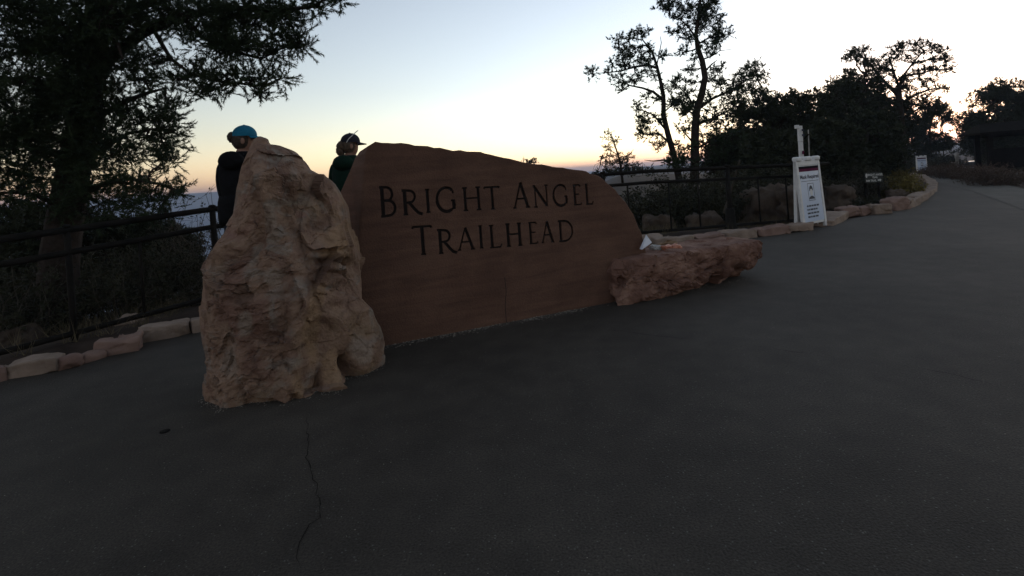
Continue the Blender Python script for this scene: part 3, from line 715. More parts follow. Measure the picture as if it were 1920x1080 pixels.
for i, t in ((1, .55), (2, .596), (3, .7), (7, .12), (7, .3), (7, .68), (7, .86), (6, .8)):
    mb = MB(); mb.tube([along(i, t, zat(low_z, i, t)), along(i, t, zat(mid_z, i, t))], .014, 8); mb.build('picket', M['steel'], fence, True)
# a loose stick propped against the rail
stick = MB().tube([at(1357, 400, 8.9), at(1370, 360, 8.8), at(1387, 300, 8.45)], [.02, .018, .011], 7).build('leaning_stick', M['twig'])
tag(stick, 'thin grey stick leaning against the railing right of the wall', 'stick')

# ------------------------------------------------------------------ things on and by the path
def font_mesh(txt, size, name='lettering'):
    cu = bpy.data.curves.new(name, 'FONT'); cu.body = txt; cu.size = size; cu.align_x = 'CENTER'; cu.extrude = .0006; cu.offset = size * .022
    o = bpy.data.objects.new(name, cu); COL.objects.link(o)
    bpy.context.view_layer.update()
    me = bpy.data.meshes.new_from_object(o.evaluated_get(bpy.context.evaluated_depsgraph_get()))
    V = [v.co.copy() for v in me.vertices]; Fs = [tuple(p.vertices) for p in me.polygons]
    bpy.data.objects.remove(o); return V, Fs
def sandwich_board(loc, yaw, label, detail=True, sc=1.0, headcol='magenta'):
    """hinged A-frame board; local -Y is the printed front"""
    root = empty('sandwich_board', loc, yaw, label=label, cat='sign board')
    mw = Matrix.Translation(loc) @ Matrix.Rotation(yaw, 4, 'Z') @ Matrix.Scale(sc, 4)
    H, Wd, spread = 1.10, .66, .06
    def panel_frame(sgn):
        # axes of the leaning panel: u right, v up along the panel, n outwards
        vdir = Vector((0, sgn * spread, H)).normalized()
        u = Vector((1, 0, 0)); n_ = u.cross(vdir) if sgn > 0 else -u.cross(vdir)
        org = Vector((0, -sgn * spread, 0)); return org, u, vdir, n_
    def P(fr, a_, b_, c_): org, u, v, n_ = fr; return mw @ (org + u * a_ + v * b_ + n_ * c_)
    def slab_(fr, a0, a1, b0, b1, c0, c1):
        V = [P(fr, a_, b_, c_) for a_ in (a0, a1) for b_ in (b0, b1) for c_ in (c0, c1)]
        return V, [(0, 1, 3, 2), (4, 6, 7, 5), (0, 4, 5, 1), (2, 3, 7, 6), (0, 2, 6, 4), (1, 5, 7, 3)]
    L = math.hypot(H, spread)
    for sgn, nm in ((1, 'front_panel'), (-1, 'back_panel')):
        fr = panel_frame(sgn); mb = MB()
        mb.add(*slab_(fr, -Wd / 2, -Wd / 2 + .055, 0, L, -.025, .025)); mb.add(*slab_(fr, Wd / 2 - .055, Wd / 2, 0, L, -.025, .025))
        mb.add(*slab_(fr, -Wd / 2 + .055, Wd / 2 - .055, .07, L - .001, -.018, .012))
        mb.add(*slab_(fr, -Wd / 2 + .055, Wd / 2 - .055, L - .09, L, -.024, .024))
        bevel(mb.build(nm, M['plastic'], root), .008)
    fr = panel_frame(1)
    for k, a_ in enumerate((-.26, 0, .26)):
        wdt = .17 if k == 1 else .13
        mb = MB(); mb.box((0, 0, 0), (wdt, .10, .075))
        V = [mw @ (v + Vector((a_, 0, H + .02))) for v in mb.v]
        bevel(mesh_obj('handle' if k == 1 else 'hinge', V, mb.f, M['plastic'], root), .025, 3)
    if detail:
        pr = mesh_obj('poster', *slab_(fr, -.275, .275, .11, L - .10, .012, .016), M['print_blue'], root)
        mesh_obj('header_band', *slab_(fr, -.275, .275, L - .185, L - .105, .0165, .0185), M['magenta'], pr)
        mesh_obj('header_corner', *slab_(fr, -.275, .275, L - .14, L - .102, .019, .0205), M['black_print'], pr)
        V, Fs = font_mesh('Mask Required', .086); V = [P(fr, v.x, v.y + L - .30, v.z + .0175) for v in V]
        mesh_obj('lettering', V, Fs, M['print_dark'], pr)
        mesh_obj('rule', *slab_(fr, -.24, .24, L - .345, L - .338, .0165, .018), M['print_dark'], pr)
        # outlined panel with a masked head and shoulders
        a0, a1, b0, b1 = -.085, .085, L - .66, L - .38; mb = MB()
        for q in ((a0, a1, b1 - .008, b1), (a0, a1, b0, b0 + .008), (a0, a0 + .006, b0 + .008, b1 - .008), (a1 - .006, a1, b0 + .008, b1 - .008)): mb.add(*slab_(fr, *q, .0165, .018))
        def disc(ca, cb, ra, rb, a_0, a_1, c_):
            pts = [(ca + ra * math.cos(math.radians(a_0 + (a_1 - a_0) * k / 16)), cb + rb * math.sin(math.radians(a_0 + (a_1 - a_0) * k / 16))) for k in range(17)]
            V = [P(fr, a_, b_, c_) for a_, b_ in pts]; return V, [tuple(range(17))]
        mb.add(*disc(0, L - .485, .048, .07, -20, 200, .0172)); mb.add(*disc(0, L - .635, .075, .05, 0, 180, .0176))
        mb.build('pictogram', M['print_dark'], pr)
        mb = MB(); mb.add(*disc(0, L - .525, .04, .055, 0, 360, .0182)); mb.build('mask_mark', M['plastic'], pr)
        rnd = random.Random(3)
        for r_ in range(4):                          # small print, too fine to read
            mb = MB(); x = -.17
            while x < .15 - .03 * (r_ % 2):
                wl = rnd.uniform(.03, .085); mb.add(*slab_(fr, x, min(x + wl, .17), L - .755 - r_ * .058, L - .728 - r_ * .058, .0165, .0175)); x += wl + .014
            mb.build('print_line', M['print_dark'], pr)
    return root
A1 = gp(1529, 428)
sandwich_board((A1.x, A1.y + .12, base_z(A1.x)), math.radians(30), 'white sandwich board with blue mask notice at the end of the railing')
A2 = gp(1729, 323)
sandwich_board((A2.x, A2.y, A2.z), math.radians(-8), 'far white sandwich board standing at the bend of the path')

# tall white marker post with a boxed head, beside a thin rod
p0 = at(1508, 400, 9.0); p0.z = base_z(p0.x)
mp = empty('marker_post', p0, label='tall slim white post with box head rising behind the sandwich board', cat='post')
lean = (at(1499, 236, 9.0) - at(1508, 400, 9.0)); lean = lean / lean.z
def mpz(z, dx=0, dy=0): return p0 + Vector((lean.x * z + dx, lean.y * z + dy, z))
ztop_ = at(1499, 236, 9.0).z - p0.z
MB().tube([mpz(-.1), mpz(ztop_ - .28)], .040, 4).build('shaft', M['plastic'], mp)
b_ = MB().tube([mpz(ztop_ - .276), mpz(ztop_)], .043, 4).build('head', M['plastic'], mp)
MB().box(mpz(ztop_ - .012, -.05), (.05, .06, .06)).build('hood', M['plastic'], b_)
MB().tube([mpz(ztop_ - .50, -.0, -.062), mpz(ztop_ - .44, 0, -.062)], .018, 4).build('red_mark', M['magenta'], mp)
for k in (.08, .17): MB().box(mpz(ztop_ - k, .02, -.055), (.03, .02, .035)).build('bolt', M['print_dark'], b_)
rod = MB().tube([at(1519, 330, 9.02), at(1515.5, 243, 9.02)], .011, 6).build('rod', M['frame'], mp)
MB().tube([mpz(ztop_ - .30, 0, 0), at(1516, 252, 9.02)], .014, 6).build('bracket', M['timber'], mp)

# little dark trail sign in the shrubs
q = gp(1637, 379); sg = at(1637, 333, q.y)
ts = empty('trail_sign', q, label='small dark trail sign with white lettering and arrow among the right-hand shrubs', cat='trail sign')
k_ = q.y / 960; u = Vector((1, .15, -.02)).normalized(); v_ = Vector((0, 0, 1)); n_ = Vector((u.y, -u.x, 0)).normalized()
def TP(a_, b_, c_): return sg + u * a_ * k_ + v_ * b_ * k_ + n_ * c_
def tslab(a0, a1, b0, b1, c0, c1):
    return [TP(a_, b_, c_) for a_ in (a0, a1) for b_ in (b0, b1) for c_ in (c0, c1)], [(0, 1, 3, 2), (4, 6, 7, 5), (0, 4, 5, 1), (2, 3, 7, 6), (0, 2, 6, 4), (1, 5, 7, 3)]
bd = mesh_obj('board', *tslab(-19, 19, -9.5, 10, -.02, .02), M['sign_green'], ts)
for a_ in (-14, 14): mesh_obj('stake', *tslab(a_ - 1.3, a_ + 1.3, -50, 9, -.075, -.022), M['timber'], ts)
for txt, a_, b_, hgt in (('BRIGHT ANGEL', 2.6, 3.6, 5.4), ('TRAIL', 2.6, -1.2, 5.0), ('RIM TRAIL', -5.5, -7.2, 5.2)):
    V, Fs = font_mesh(txt, hgt); V = [TP(a_ + v.x * .92, b_ + v.y, .0215 + v.z) for v in V]; mesh_obj('lettering', V, Fs, M['sign_white'], bd)
mb = MB(); V = [TP(a_, b_, .0225) for a_, b_ in ((8, -6.2), (12.5, -6.2), (12.5, -7.8), (16, -5), (12.5, -2.2), (12.5, -3.8), (8, -3.8))]
mb.add(V, [tuple(range(7))]); mb.build('arrow', M['sign_white'], bd)
V = [TP(-15.4 + 1.9 * math.cos(t), 4.2 + 4.2 * math.sin(t), .0225) for t in np.linspace(0, 6.283, 17)[:-1]]
mesh_obj('emblem', V, [tuple(range(16))], M['sign_white'], bd)

# left-behind things on the long rock
def crumple(size, res, seed, amp):
    V, Fs = CS[res]; V = V * (np.array(size) / 2)
    d = facets(V + seed, .045, amp, seed) + .006 * fbm(V * 40, 2, seed)
    Nn = V / np.maximum(np.linalg.norm(V, axis=1), 1e-6)[:, None]; return V + Nn * d[:, None], Fs
TOPZ = .375
pc = at(1217, 462, 4.78)
V = [at(1199, 467, 4.62), at(1204, 468, 4.60), at(1222, 455, 4.70), at(1211, 440, 4.72)]
pn = (V[2] - V[0]).cross(V[3] - V[0]).normalized() * .004
pp = mesh_obj('paper_sheet', [v for v in V] + [v + pn for v in V], [(0, 1, 2, 3), (7, 6, 5, 4), (0, 4, 5, 1), (1, 5, 6, 2), (2, 6, 7, 3), (3, 7, 4, 0)], M['paper'])
tag(pp, 'white printed paper sheet propped against the right end of the wall', 'paper')
V, Fs = crumple((.10, .08, .05), 10, 4, .35); c = at(1229, 458, 4.95); o = mesh_obj('carton', place(V, (c.x, c.y, TOPZ + .02), .4), Fs, M['carton'])
tag(o, 'small pale crushed carton on the long rock beside the paper', 'carton')
V, Fs = crumple((.17, .10, .06), 10, 6, .5); c = at(1250, 455, 5.05); o = mesh_obj('brown_bag', place(V, (c.x, c.y, TOPZ + .028), .1), Fs, M['bag_brown'])
tag(o, 'crumpled brown bag lying on the long rock behind the orange wrapper', 'bag')
V, Fs = crumple((.17, .09, .055), 10, 8, .5); c = at(1258, 462, 4.92); o = mesh_obj('orange_wrapper', place(V, (c.x, c.y, TOPZ + .018), .2), Fs, M['wrap_red'])
tag(o, 'crumpled orange and pink wrapper near the front of the long rock', 'wrapper')

# ------------------------------------------------------------------ shelter, far post, parked cars
kb = gp(1860, 331); kz = base_z(kb.x)
ks = empty('trail_shelter', kb, label='dark open timber shelter with low pitched roof at the right edge', cat='shelter')
KW, KD = 3.4, 2.2; kang = math.radians(-25)
def K(a_, b_, z): return Vector((kb.x, kb.y, kz)) + RZ(kang) @ Vector((a_, b_, 0)) + Vector((0, 0, z))
for a_, b_ in ((0, 0), (2.7, 0), (0, 1.5), (2.7, 1.5)):
    MB().box(K(a_, b_, .95), (.2, .2, 2.1), RZ(kang)).build('post', M['timber'], ks)
for b_ in (0, 1.5): MB().box(K(1.35, b_, 1.93), (3.3, .16, .2), RZ(kang)).build('beam', M['timber'], ks)
V = [K(-.5, -.6, 1.98), K(3.3, -.6, 1.98), K(3.3, 2.1, 1.98), K(-.5, 2.1, 1.98), K(-.1, .75, 2.42), K(2.9, .75, 2.42)]
V += [v + Vector((0, 0, .10)) for v in V]
rf = mesh_obj('roof', V, [(0, 1, 5, 4), (1, 2, 5), (2, 3, 4, 5), (3, 0, 4), (6, 10, 11, 7), (7, 11, 8), (8, 11, 10, 9), (9, 10, 6), (0, 6, 7, 1), (1, 7, 8, 2), (2, 8, 9, 3), (3, 9, 6, 0)], M['timber'], ks)
MB().box(K(1.35, .75, .8), (2.4, .08, .95), RZ(kang)).build('notice_board', M['timber'], ks)

fp = at(1795, 306, 38); fz = base_z(fp.x) - .1
lp = empty('bollard_post', (fp.x, fp.y, fz), label='slim pale metal post by the parking area beyond the path bend', cat='post')
MB().lathe((fp.x, fp.y, fz), [(.10, 0), (.10, fp.z - fz + .35), (.13, fp.z - fz + .4), (.13, fp.z - fz + .75), (.06, fp.z - fz + .8)], 12).build('shaft', M['frame'], lp, True)
MB().box((fp.x - .25, fp.y, fp.z + .05), (.35, .1, .08)).build('arm', M['frame'], lp)

def car(loc, yaw, paint, label):
    root = empty('parked_car', loc, yaw, label=label, cat='car', group='cars parked beyond the path bend')
    mw = Matrix.Translation(loc) @ Matrix.Rotation(yaw, 4, 'Z')
    lower = [(-2.2, .35), (-2.25, .62), (-2.15, .86), (-1.2, .93), (1.3, .93), (2.05, .90), (2.25, .7), (2.22, .35)]
    cabin = [(-1.15, .93), (-.55, 1.42), (.95, 1.45), (1.75, .93)]
    def ext(pr, w0, w1, inset=0):
        n_ = len(pr); V = []
        zmin, zmax = min(z for _, z in pr), max(z for _, z in pr)
        for sgn in (-1, 1):
            for x, z in pr: V.append(mw @ Vector((x, sgn * (w0 + (w1 - w0) * (z - zmin) / (zmax - zmin)), z)))
        return V, [tuple(range(n_))[::-1], tuple(range(n_, 2 * n_))] + [(i, (i + 1) % n_, n_ + (i + 1) % n_, n_ + i) for i in range(n_)]
    bevel(mesh_obj('body', *ext(lower, .9, .86), paint, root), .08, 3)
    cb = bevel(mesh_obj('cabin', *ext(cabin, .84, .62), paint, root), .06, 3)
    for sgn in (-1, 1):
        V = [mw @ Vector((x, sgn * (.845 - .42 * (z - .93)) + sgn * .012, z)) for x, z in ((-.9, .98), (-.5, 1.34), (.25, 1.36), (.25, .98))]
        mesh_obj('window', V, [(0, 1, 2, 3)], M['car_glass'], cb)
        V = [mw @ Vector((x, sgn * (.845 - .42 * (z - .93)) + sgn * .012, z)) for x, z in ((.32, .98), (.32, 1.36), (.9, 1.37), (1.5, .98))]
        mesh_obj('window', V, [(0, 1, 2, 3)], M['car_glass'], cb)
    for x0, x1, nm in ((-1.13, -.57, 'windscreen'), (1.73, .97, 'rear_window')):
        V = [mw @ (Vector((x0 + (x1 - x0) * t + (-.03 if x0 < 0 else .03), y, .93 + .49 * t + .01))) for t, y in ((.1, -.72), (.9, -.58), (.9, .58), (.1, .72))]
        mesh_obj(nm, V, [(0, 1, 2, 3)], M['car_glass'], cb)
    for x in (-1.4, 1.4):
        for sgn in (-1, 1):
            mb = MB(); n_ = 16; V = []
            for yy in (.70, .92):
                V += [mw @ Vector((x + .33 * math.cos(2 * math.pi * j / n_), sgn * yy, .33 + .33 * math.sin(2 * math.pi * j / n_))) for j in range(n_)]
            mb.add(V, [tuple(range(n_)), tuple(range(n_, 2 * n_))] + [(j, (j + 1) % n_, n_ + (j + 1) % n_, n_ + j) for j in range(n_)])
            mb.build('wheel', M['rubber'], root)
    for sgn in (-1, 1): MB().box(mw @ Vector((-2.2, sgn * .65, .7)), (.1, .3, .14), RZ(yaw)).build('headlight', M['carton'], root)
    return root
c = at(1824, 303, 47); car((c.x, c.y, land1(c.x, c.y)), math.radians(50), M['car_white'], 'white car parked behind shrubs left of the shelter post')
c = at(1676, 306, 60); car((c.x, c.y, land1(c.x, c.y)), math.radians(35), M['car_grey'], 'silver car half hidden by the tree trunk left of the far sandwich board')

# ------------------------------------------------------------------ two people at the railing
def person(loc, face, height, label, top, legs, cap, hairm, pony, glasses=False, lean=.10, turn=0.0):
    """facing +X in its own frame"""
    root = empty('person', loc, face, label=label, cat='person', group='people at the railing')
    mw = Matrix.Translation(loc) @ Matrix.Rotation(face, 4, 'Z') @ Matrix.Scale(height / 1.78, 4)
    mb_ = mw; hp_ = Vector((lean * .9, 0, 0)); mh = mw @ Matrix.Translation(hp_) @ Matrix.Rotation(turn, 4, 'Z') @ Matrix.Translation(-hp_)
    J, E_, R_ = [], [], []
    def j(x, y, z, r, r2=None, par=None):
        J.append((x, y, z)); R_.append((r, r2 or r)); i = len(J) - 1
        if par is not None: E_.append((par, i))
        return i
    pel = j(0, 0, .96, .17, .14)
    sp1 = j(-.01, 0, 1.12, .175, .14, pel); sp2 = j(-.02, 0, 1.28, .195, .15, sp1); sp3 = j(lean * .3, 0, 1.42, .17, .125, sp2)
    nk = j(lean * .55, 0, 1.52, .062, None, sp3); nk2 = j(lean * .8 + .01, 0, 1.575, .06, None, nk)
    hd = j(lean + .015, 0, 1.64, .088, .082, nk2); hd2 = j(lean + .01, 0, 1.715, .088, .080, hd); hd3 = j(lean, 0, 1.755, .06, None, hd2)
    for s_ in (1, -1):
        hp = j(0, s_ * .095, .90, .105, None, pel); kn = j(.04, s_ * .105, .50, .068, None, hp); cf = j(0, s_ * .105, .36, .062, None, kn)
        an = j(-.03, s_ * .105, .085, .042, None, cf); j(.07, s_ * .11, .045, .042, .035, an); j(.17, s_ * .115, .035, .034, .028, len(J) - 1)
        sh = j(lean * .3, s_ * .175, 1.415, .085, None, sp3); ua = j(.03 + lean * .3, s_ * .235, 1.27, .06, None, sh); el = j(.10, s_ * .255, 1.12, .052, None, ua)
        fa = j(.22, s_ * .20, 1.07, .044, None, el); wr = j(.33, s_ * .14, 1.045, .031, None, fa); pm = j(.38, s_ * .125, 1.04, .034, .022, wr); pm2 = j(.415, s_ * .12, 1.035, .036, .018, pm)
        for q, (dy, ln) in enumerate(((-.034, .05), (-.012, .062), (.012, .058), (.032, .045))):
            f1 = j(.445, s_ * .12 + dy, 1.03, .0105, None, pm2); f2 = j(.445 + ln * .6, s_ * .12 + dy * 1.1, 1.01, .0095, None, f1); j(.445 + ln * .7, s_ * .12 + dy * 1.1, .985, .0085, None, f2)
        t1 = j(.39, s_ * .085, 1.03, .012, None, pm); j(.425, s_ * .068, 1.015, .010, None, t1)
    me = bpy.data.meshes.new('body'); me.from_pydata(J, E_, []); me.update()
    o = bpy.data.objects.new('body', me); COL.objects.link(o)
    sk = o.modifiers.new('skin', 'SKIN'); sk.use_smooth_shade = True
    for i, r in enumerate(R_): me.skin_vertices[0].data[i].radius = r
    me.skin_vertices[0].data[0].use_root = True
    o.modifiers.new('sub', 'SUBSURF').levels = 2
    bpy.context.view_layer.update()
    m2 = bpy.data.meshes.new_from_object(o.evaluated_get(bpy.context.evaluated_depsgraph_get()))
    bpy.data.objects.remove(o)
    V = np.array([v.co[:] for v in m2.vertices])
    # brow, nose and chin
    hx = lean + .015
    for c, r_, dsp in (((hx + .10, 0, 1.652), .022, .022), ((hx + .085, 0, 1.595), .03, .012), ((hx + .09, .03, 1.672), .015, -.008), ((hx + .09, -.03, 1.672), .015, -.008)):
        V[:, 0] += dsp * np.exp(-(((V - np.array(c)) / r_) ** 2).sum(1))
    ta = turn * smooth(1.53, 1.60, V[:, 2]); ca, sa = np.cos(ta), np.sin(ta); xx, yy = V[:, 0] - hp_.x, V[:, 1].copy()
    V0 = V.copy(); V[:, 0] = hp_.x + xx * ca - yy * sa; V[:, 1] = xx * sa + yy * ca
    Fs = [tuple(p.vertices) for p in m2.polygons]
    body = mesh_obj('body', [mw @ Vector(v) for v in V], Fs, [M['skin'], top, legs, M['shoe']], root, True)
    for p in body.data.polygons:
        c = V0[list(p.vertices)].mean(0)
        p.material_index = 3 if c[2] < .09 else 2 if c[2] < .94 and abs(c[0]) < .25 and abs(c[1]) < .23 else 1 if c[2] < 1.555 and c[0] < .335 else 0
    # jacket hem, hood, collar
    def ring(prof, sx=1, sy=1, cx=0, cy=0, n=24):
        mb = MB(); mb.lathe((0, 0, 0), prof, n); return [mw @ Vector((v.x * sx + cx, v.y * sy + cy, v.z)) for v in mb.v], mb.f
    jk = mesh_obj('jacket_hem', *ring([(.155, .90), (.185, .89), (.19, .98), (.185, 1.10), (.17, 1.16)], .98, 1.05, -.012), top, root, True)
    mesh_obj('collar', *ring([(.10, 1.475), (.105, 1.50), (.092, 1.545), (.078, 1.56), (.07, 1.54)], 1, 1, lean * .55), top, root, True)
    # hair under the cap, ears and tail
    def dome(cxyz, rx, ry, rz, z0=-1.0, n=20, m=10, jit=0, seed=0, zc=0):
        V, Fs = [], []; rnd = random.Random(seed)
        for a in range(m + 1):
            ph = math.asin(z0) + (math.pi / 2 - math.asin(z0)) * a / m
            for b in range(n):
                t = 2 * math.pi * b / n; k = 1 + rnd.uniform(-jit, jit)
                V.append(mw @ Vector((cxyz[0] + rx * math.cos(ph) * math.cos(t) * k, cxyz[1] + ry * math.cos(ph) * math.sin(t) * k, cxyz[2] + rz * math.sin(ph) * k)))
        for a in range(m):
            for b in range(n): Fs.append((a * n + b, a * n + (b + 1) % n, (a + 1) * n + (b + 1) % n, (a + 1) * n + b))
        return V, Fs
    mesh_obj('hood', *dome((-.10, 0, 1.475), .075, .125, .085, -.999, jit=.03, seed=9), top, root, True)
    hc = (lean + .005, 0, 1.70); mw = mh
    hr = mesh_obj('hair', *dome((hc[0] - .022, 0, 1.67), .094, .098, .105, -.75, jit=.02, seed=2), hairm, root, True)
    for dx, dz, r_, sd_ in pony: mesh_obj('hair_bun', *dome((hc[0] + dx, -.005, 1.70 + dz), r_, r_ * 1.05, r_ * 1.15, -.999, 16, 12, .09, sd_), hairm, hr, True)
    for s_ in (1, -1): mesh_obj('ear', *dome((hc[0] - .005, s_ * .095, 1.655), .018, .010, .03, -.999, 10, 8), M['skin'], root, True)
    crown = mesh_obj('cap', *dome((hc[0], 0, 1.715), .108, .102, .098, -.12), cap, root, True)
    V2, n_ = [], 14
    for q in range(n_ + 1):
        a = math.radians(-62 + 124 * q / n_)
        for rr, dz in ((.100, 0), (.180 - .045 * abs(math.sin(a)) ** 2, -.022)):
            for th_ in (0, -.006): V2.append(mw @ Vector((hc[0] + rr * math.cos(a), rr * .88 * math.sin(a), 1.706 + dz + th_)))
    F2 = []
    for q in range(n_):
        a0 = q * 4; F2 += [(a0, a0 + 2, a0 + 6, a0 + 4), (a0 + 1, a0 + 5, a0 + 7, a0 + 3), (a0 + 2, a0 + 3, a0 + 7, a0 + 6)]
    mesh_obj('brim', V2, F2, cap, crown, True)
    mesh_obj('button', *dome((hc[0], 0, 1.811), .010, .010, .008, -.5, 8, 4), cap, crown, True)
    if glasses:
        sg_ = []
        for s_ in (1, -1):
            V3 = []
            for q in range(18):
                t = 2 * math.pi * q / 18; V3.append(mw @ Vector((hc[0] + .055 + .03 * math.sin(t), s_ * .045 + .036 * math.cos(t), 1.808 + .024 * math.sin(t) + .004)))
            mbg = MB(); mbg.tube(V3 + [V3[0]], .0035, 6, False); mbg.build('glasses_rim', M['print_dark'], crown)
            mesh_obj('lens', V3, [tuple(range(18))], M['car_glass'], crown)
            MB().tube([mw @ Vector((hc[0] + .05, s_ * .083, 1.81)), mw @ Vector((hc[0] - .03, s_ * .106, 1.74)), mw @ Vector((hc[0] - .055, s_ * .100, 1.70))], .004, 6).build('temple', M['plastic'], crown)
    return root
p1 = at(455, 262, 5.0)
person((p1.x - .01, 4.92, .0), math.radians(80), 1.84, 'person in blue cap and black hooded jacket standing behind the boulder', M['black_cloth'], M['jeans'], M['cap_blue'], M['hair'], [(-.105, .0, .045, 1)], lean=.09, turn=math.radians(-62))
p2 = at(655, 262, 5.75)
person((p2.x - .01, 5.68, .0), math.radians(75), 1.765, 'person in dark cap with sunglasses on top and green jacket, between boulder and wall', M['green_cloth'], M['jeans'], M['cap_dark'], M['hair_curly'], [(-.10, -.035, .055, 3), (-.12, -.085, .045, 4), (-.10, -.13, .03, 5)], True, .06, math.radians(-50))

# ------------------------------------------------------------------ plants
def rnd_dirs(n, rng, upbias=0.0):
    d = rng.normal(size=(n, 3)); d[:, 2] += upbias; return d / np.linalg.norm(d, axis=1)[:, None]
def blades(base, dirs, length, width, rng, taper=.25):
    """one thin triangle per needle or leaf: base (N,3), dirs (N,3)"""
    n = len(base); side = np.cross(dirs, rnd_dirs(n, rng)); side /= np.maximum(np.linalg.norm(side, axis=1), 1e-6)[:, None]
    ln = (length * rng.uniform(.7, 1.25, n))[:, None]; wd_ = (width * rng.uniform(.7, 1.3, n))[:, None]
    V = np.stack([base + side * wd_, base + dirs * ln, base - side * wd_], 1).reshape(-1, 3); k = np.arange(n)[:, None] * 3
    return V, np.concatenate([k, k + 1, k + 2], 1)
def foliage_obj(name, V, Fq, m, parent=None):
    me = bpy.data.meshes.new(name); n = len(V); f = len(Fq)
    me.vertices.add(n); me.vertices.foreach_set('co', np.asarray(V, np.float32).ravel())
    me.loops.add(f * 3); me.loops.foreach_set('vertex_index', np.asarray(Fq, np.int32).ravel())
    me.polygons.add(f); me.polygons.foreach_set('loop_start', np.arange(f, dtype=np.int32) * 3); me.polygons.foreach_set('loop_total', np.full(f, 3, np.int32))
    me.update(); me.validate(); me.materials.append(m)
    o = bpy.data.objects.new(name, me); COL.objects.link(o)
    if parent is not None:
        o.parent = parent; o.matrix_parent_inverse = pw(parent).inverted()
    return o
def shoots(centers, rng, per, ln, needles, nlen, nwid, upbias=.35, spread=1.0):
    """tufts of pine shoots: every centre carries `per` bottle-brush shoots of `needles` needles"""
    c = np.repeat(centers, per, 0); d = rnd_dirs(len(c), rng, upbias); L = ln * rng.uniform(.6, 1.3, len(c))
    b = np.repeat(c, needles, 0); dd = np.repeat(d, needles, 0); LL = np.repeat(L, needles)
    t = rng.uniform(.15, 1, len(b)); base = b + dd * (LL * t * spread)[:, None]
    nd = dd * .9 + rnd_dirs(len(b), rng) * .75; nd /= np.linalg.norm(nd, axis=1)[:, None]
    return blades(base, nd, nlen, nwid, rng)
def wob(a, b, rng, n=5, k=.12, sag=0):
    a, b = np.array(a, float), np.array(b, float); L = np.linalg.norm(b - a); P = []
    off = rng.normal(size=3) * k * L
    for i in range(n + 1):
        t = i / n; P.append(a + (b - a) * t + off * math.sin(math.pi * t) + rng.normal(size=3) * L * .018 * (0 < i < n) + np.array((0, 0, -sag * L * math.sin(math.pi * t))))
    return P
class Wood:
    """many tapering limbs gathered into one mesh"""
    def __init__(s): s.mb = MB()
    def limb(s, P, r0, r1, n=6): s.mb.tube([Vector(p) for p in P], [r0 + (r1 - r0) * i / (len(P) - 1) for i in range(len(P))], n)
def tree(name, label, base, limbs, clumps, seed, mat_=None, cat='tree', group=None, tuft=(.16, 7, 12, .05, .006), ntufts=lambda r: 20, twig_r=.006, anchors=None, extra=None, bare=0):
    """limbs: [(points, r0, r1)] (first is the trunk); clumps: [(centre, (rx, ry, rz), n_tufts)]"""
    rng = np.random.default_rng(seed); root = empty(name, tuple(base), label=label, cat=cat, **({'group': group} if group else {}))
    W = Wood(); P0, r0, r1 = limbs[0]; W.limb(P0, r0, r1, 10); W.mb.build('trunk', M['bark'], root, True)
    allp = []
    for P, a, b in limbs:
        for i in range(len(P) - 1):
            for t in (0, .33, .66): allp.append(np.array(P[i]) * (1 - t) + np.array(P[i + 1]) * t)
        allp.append(np.array(P[-1]))
    allp = np.array(allp)
    B = Wood()
    for P, a, b in limbs[1:]: B.limb(P, a, b, 7)
    cents = []
    for c, r, n in clumps:
        c = np.array(c); j = np.argmin(((allp - c) ** 2).sum(1) + .6 * np.maximum(0, allp[:, 2] - c[2]) ** 2)
        far_ = np.linalg.norm(allp[j] - c)
        bp = wob(allp[j], c, rng, 4, .10); B.limb(bp, min(.03, .012 + far_ * .012) * (twig_r / .006), twig_r * 1.1, 5)
        q = rnd_dirs(n, rng) * (rng.uniform(.25, 1, n) ** .5)[:, None] * np.array(r) + c
        cents.append(q)
        for k in range(min(n, 16)):
            s_ = bp[rng.integers(1, len(bp))]; B.limb(wob(s_, q[k], rng, 3, .14), twig_r, twig_r * .45, 4)
        for k in range(bare):
            e = c + rnd_dirs(1, rng)[0] * np.array(r) * 1.25; B.limb(wob(bp[-2], e, rng, 4, .15), twig_r * .8, twig_r * .3, 4)
    if B.mb.v: B.mb.build('branches', M['bark'], root, True)
    if cents:
        ln, per, needles, nl, nw = tuft
        V, Fq = shoots(np.concatenate(cents), rng, per, ln, needles, nl, nw)
        foliage_obj('crown', V, Fq, mat_ or M['needle'], root)
    return root
def A(px, py, Y): return tuple(at(px, py, Y))
def E_(px, py, rx, ry, Y, n, dz=1.0): k = Y / 960; return (A(px, py, Y), (rx * k, max(rx, ry) * k * .8 * dz, ry * k), n)

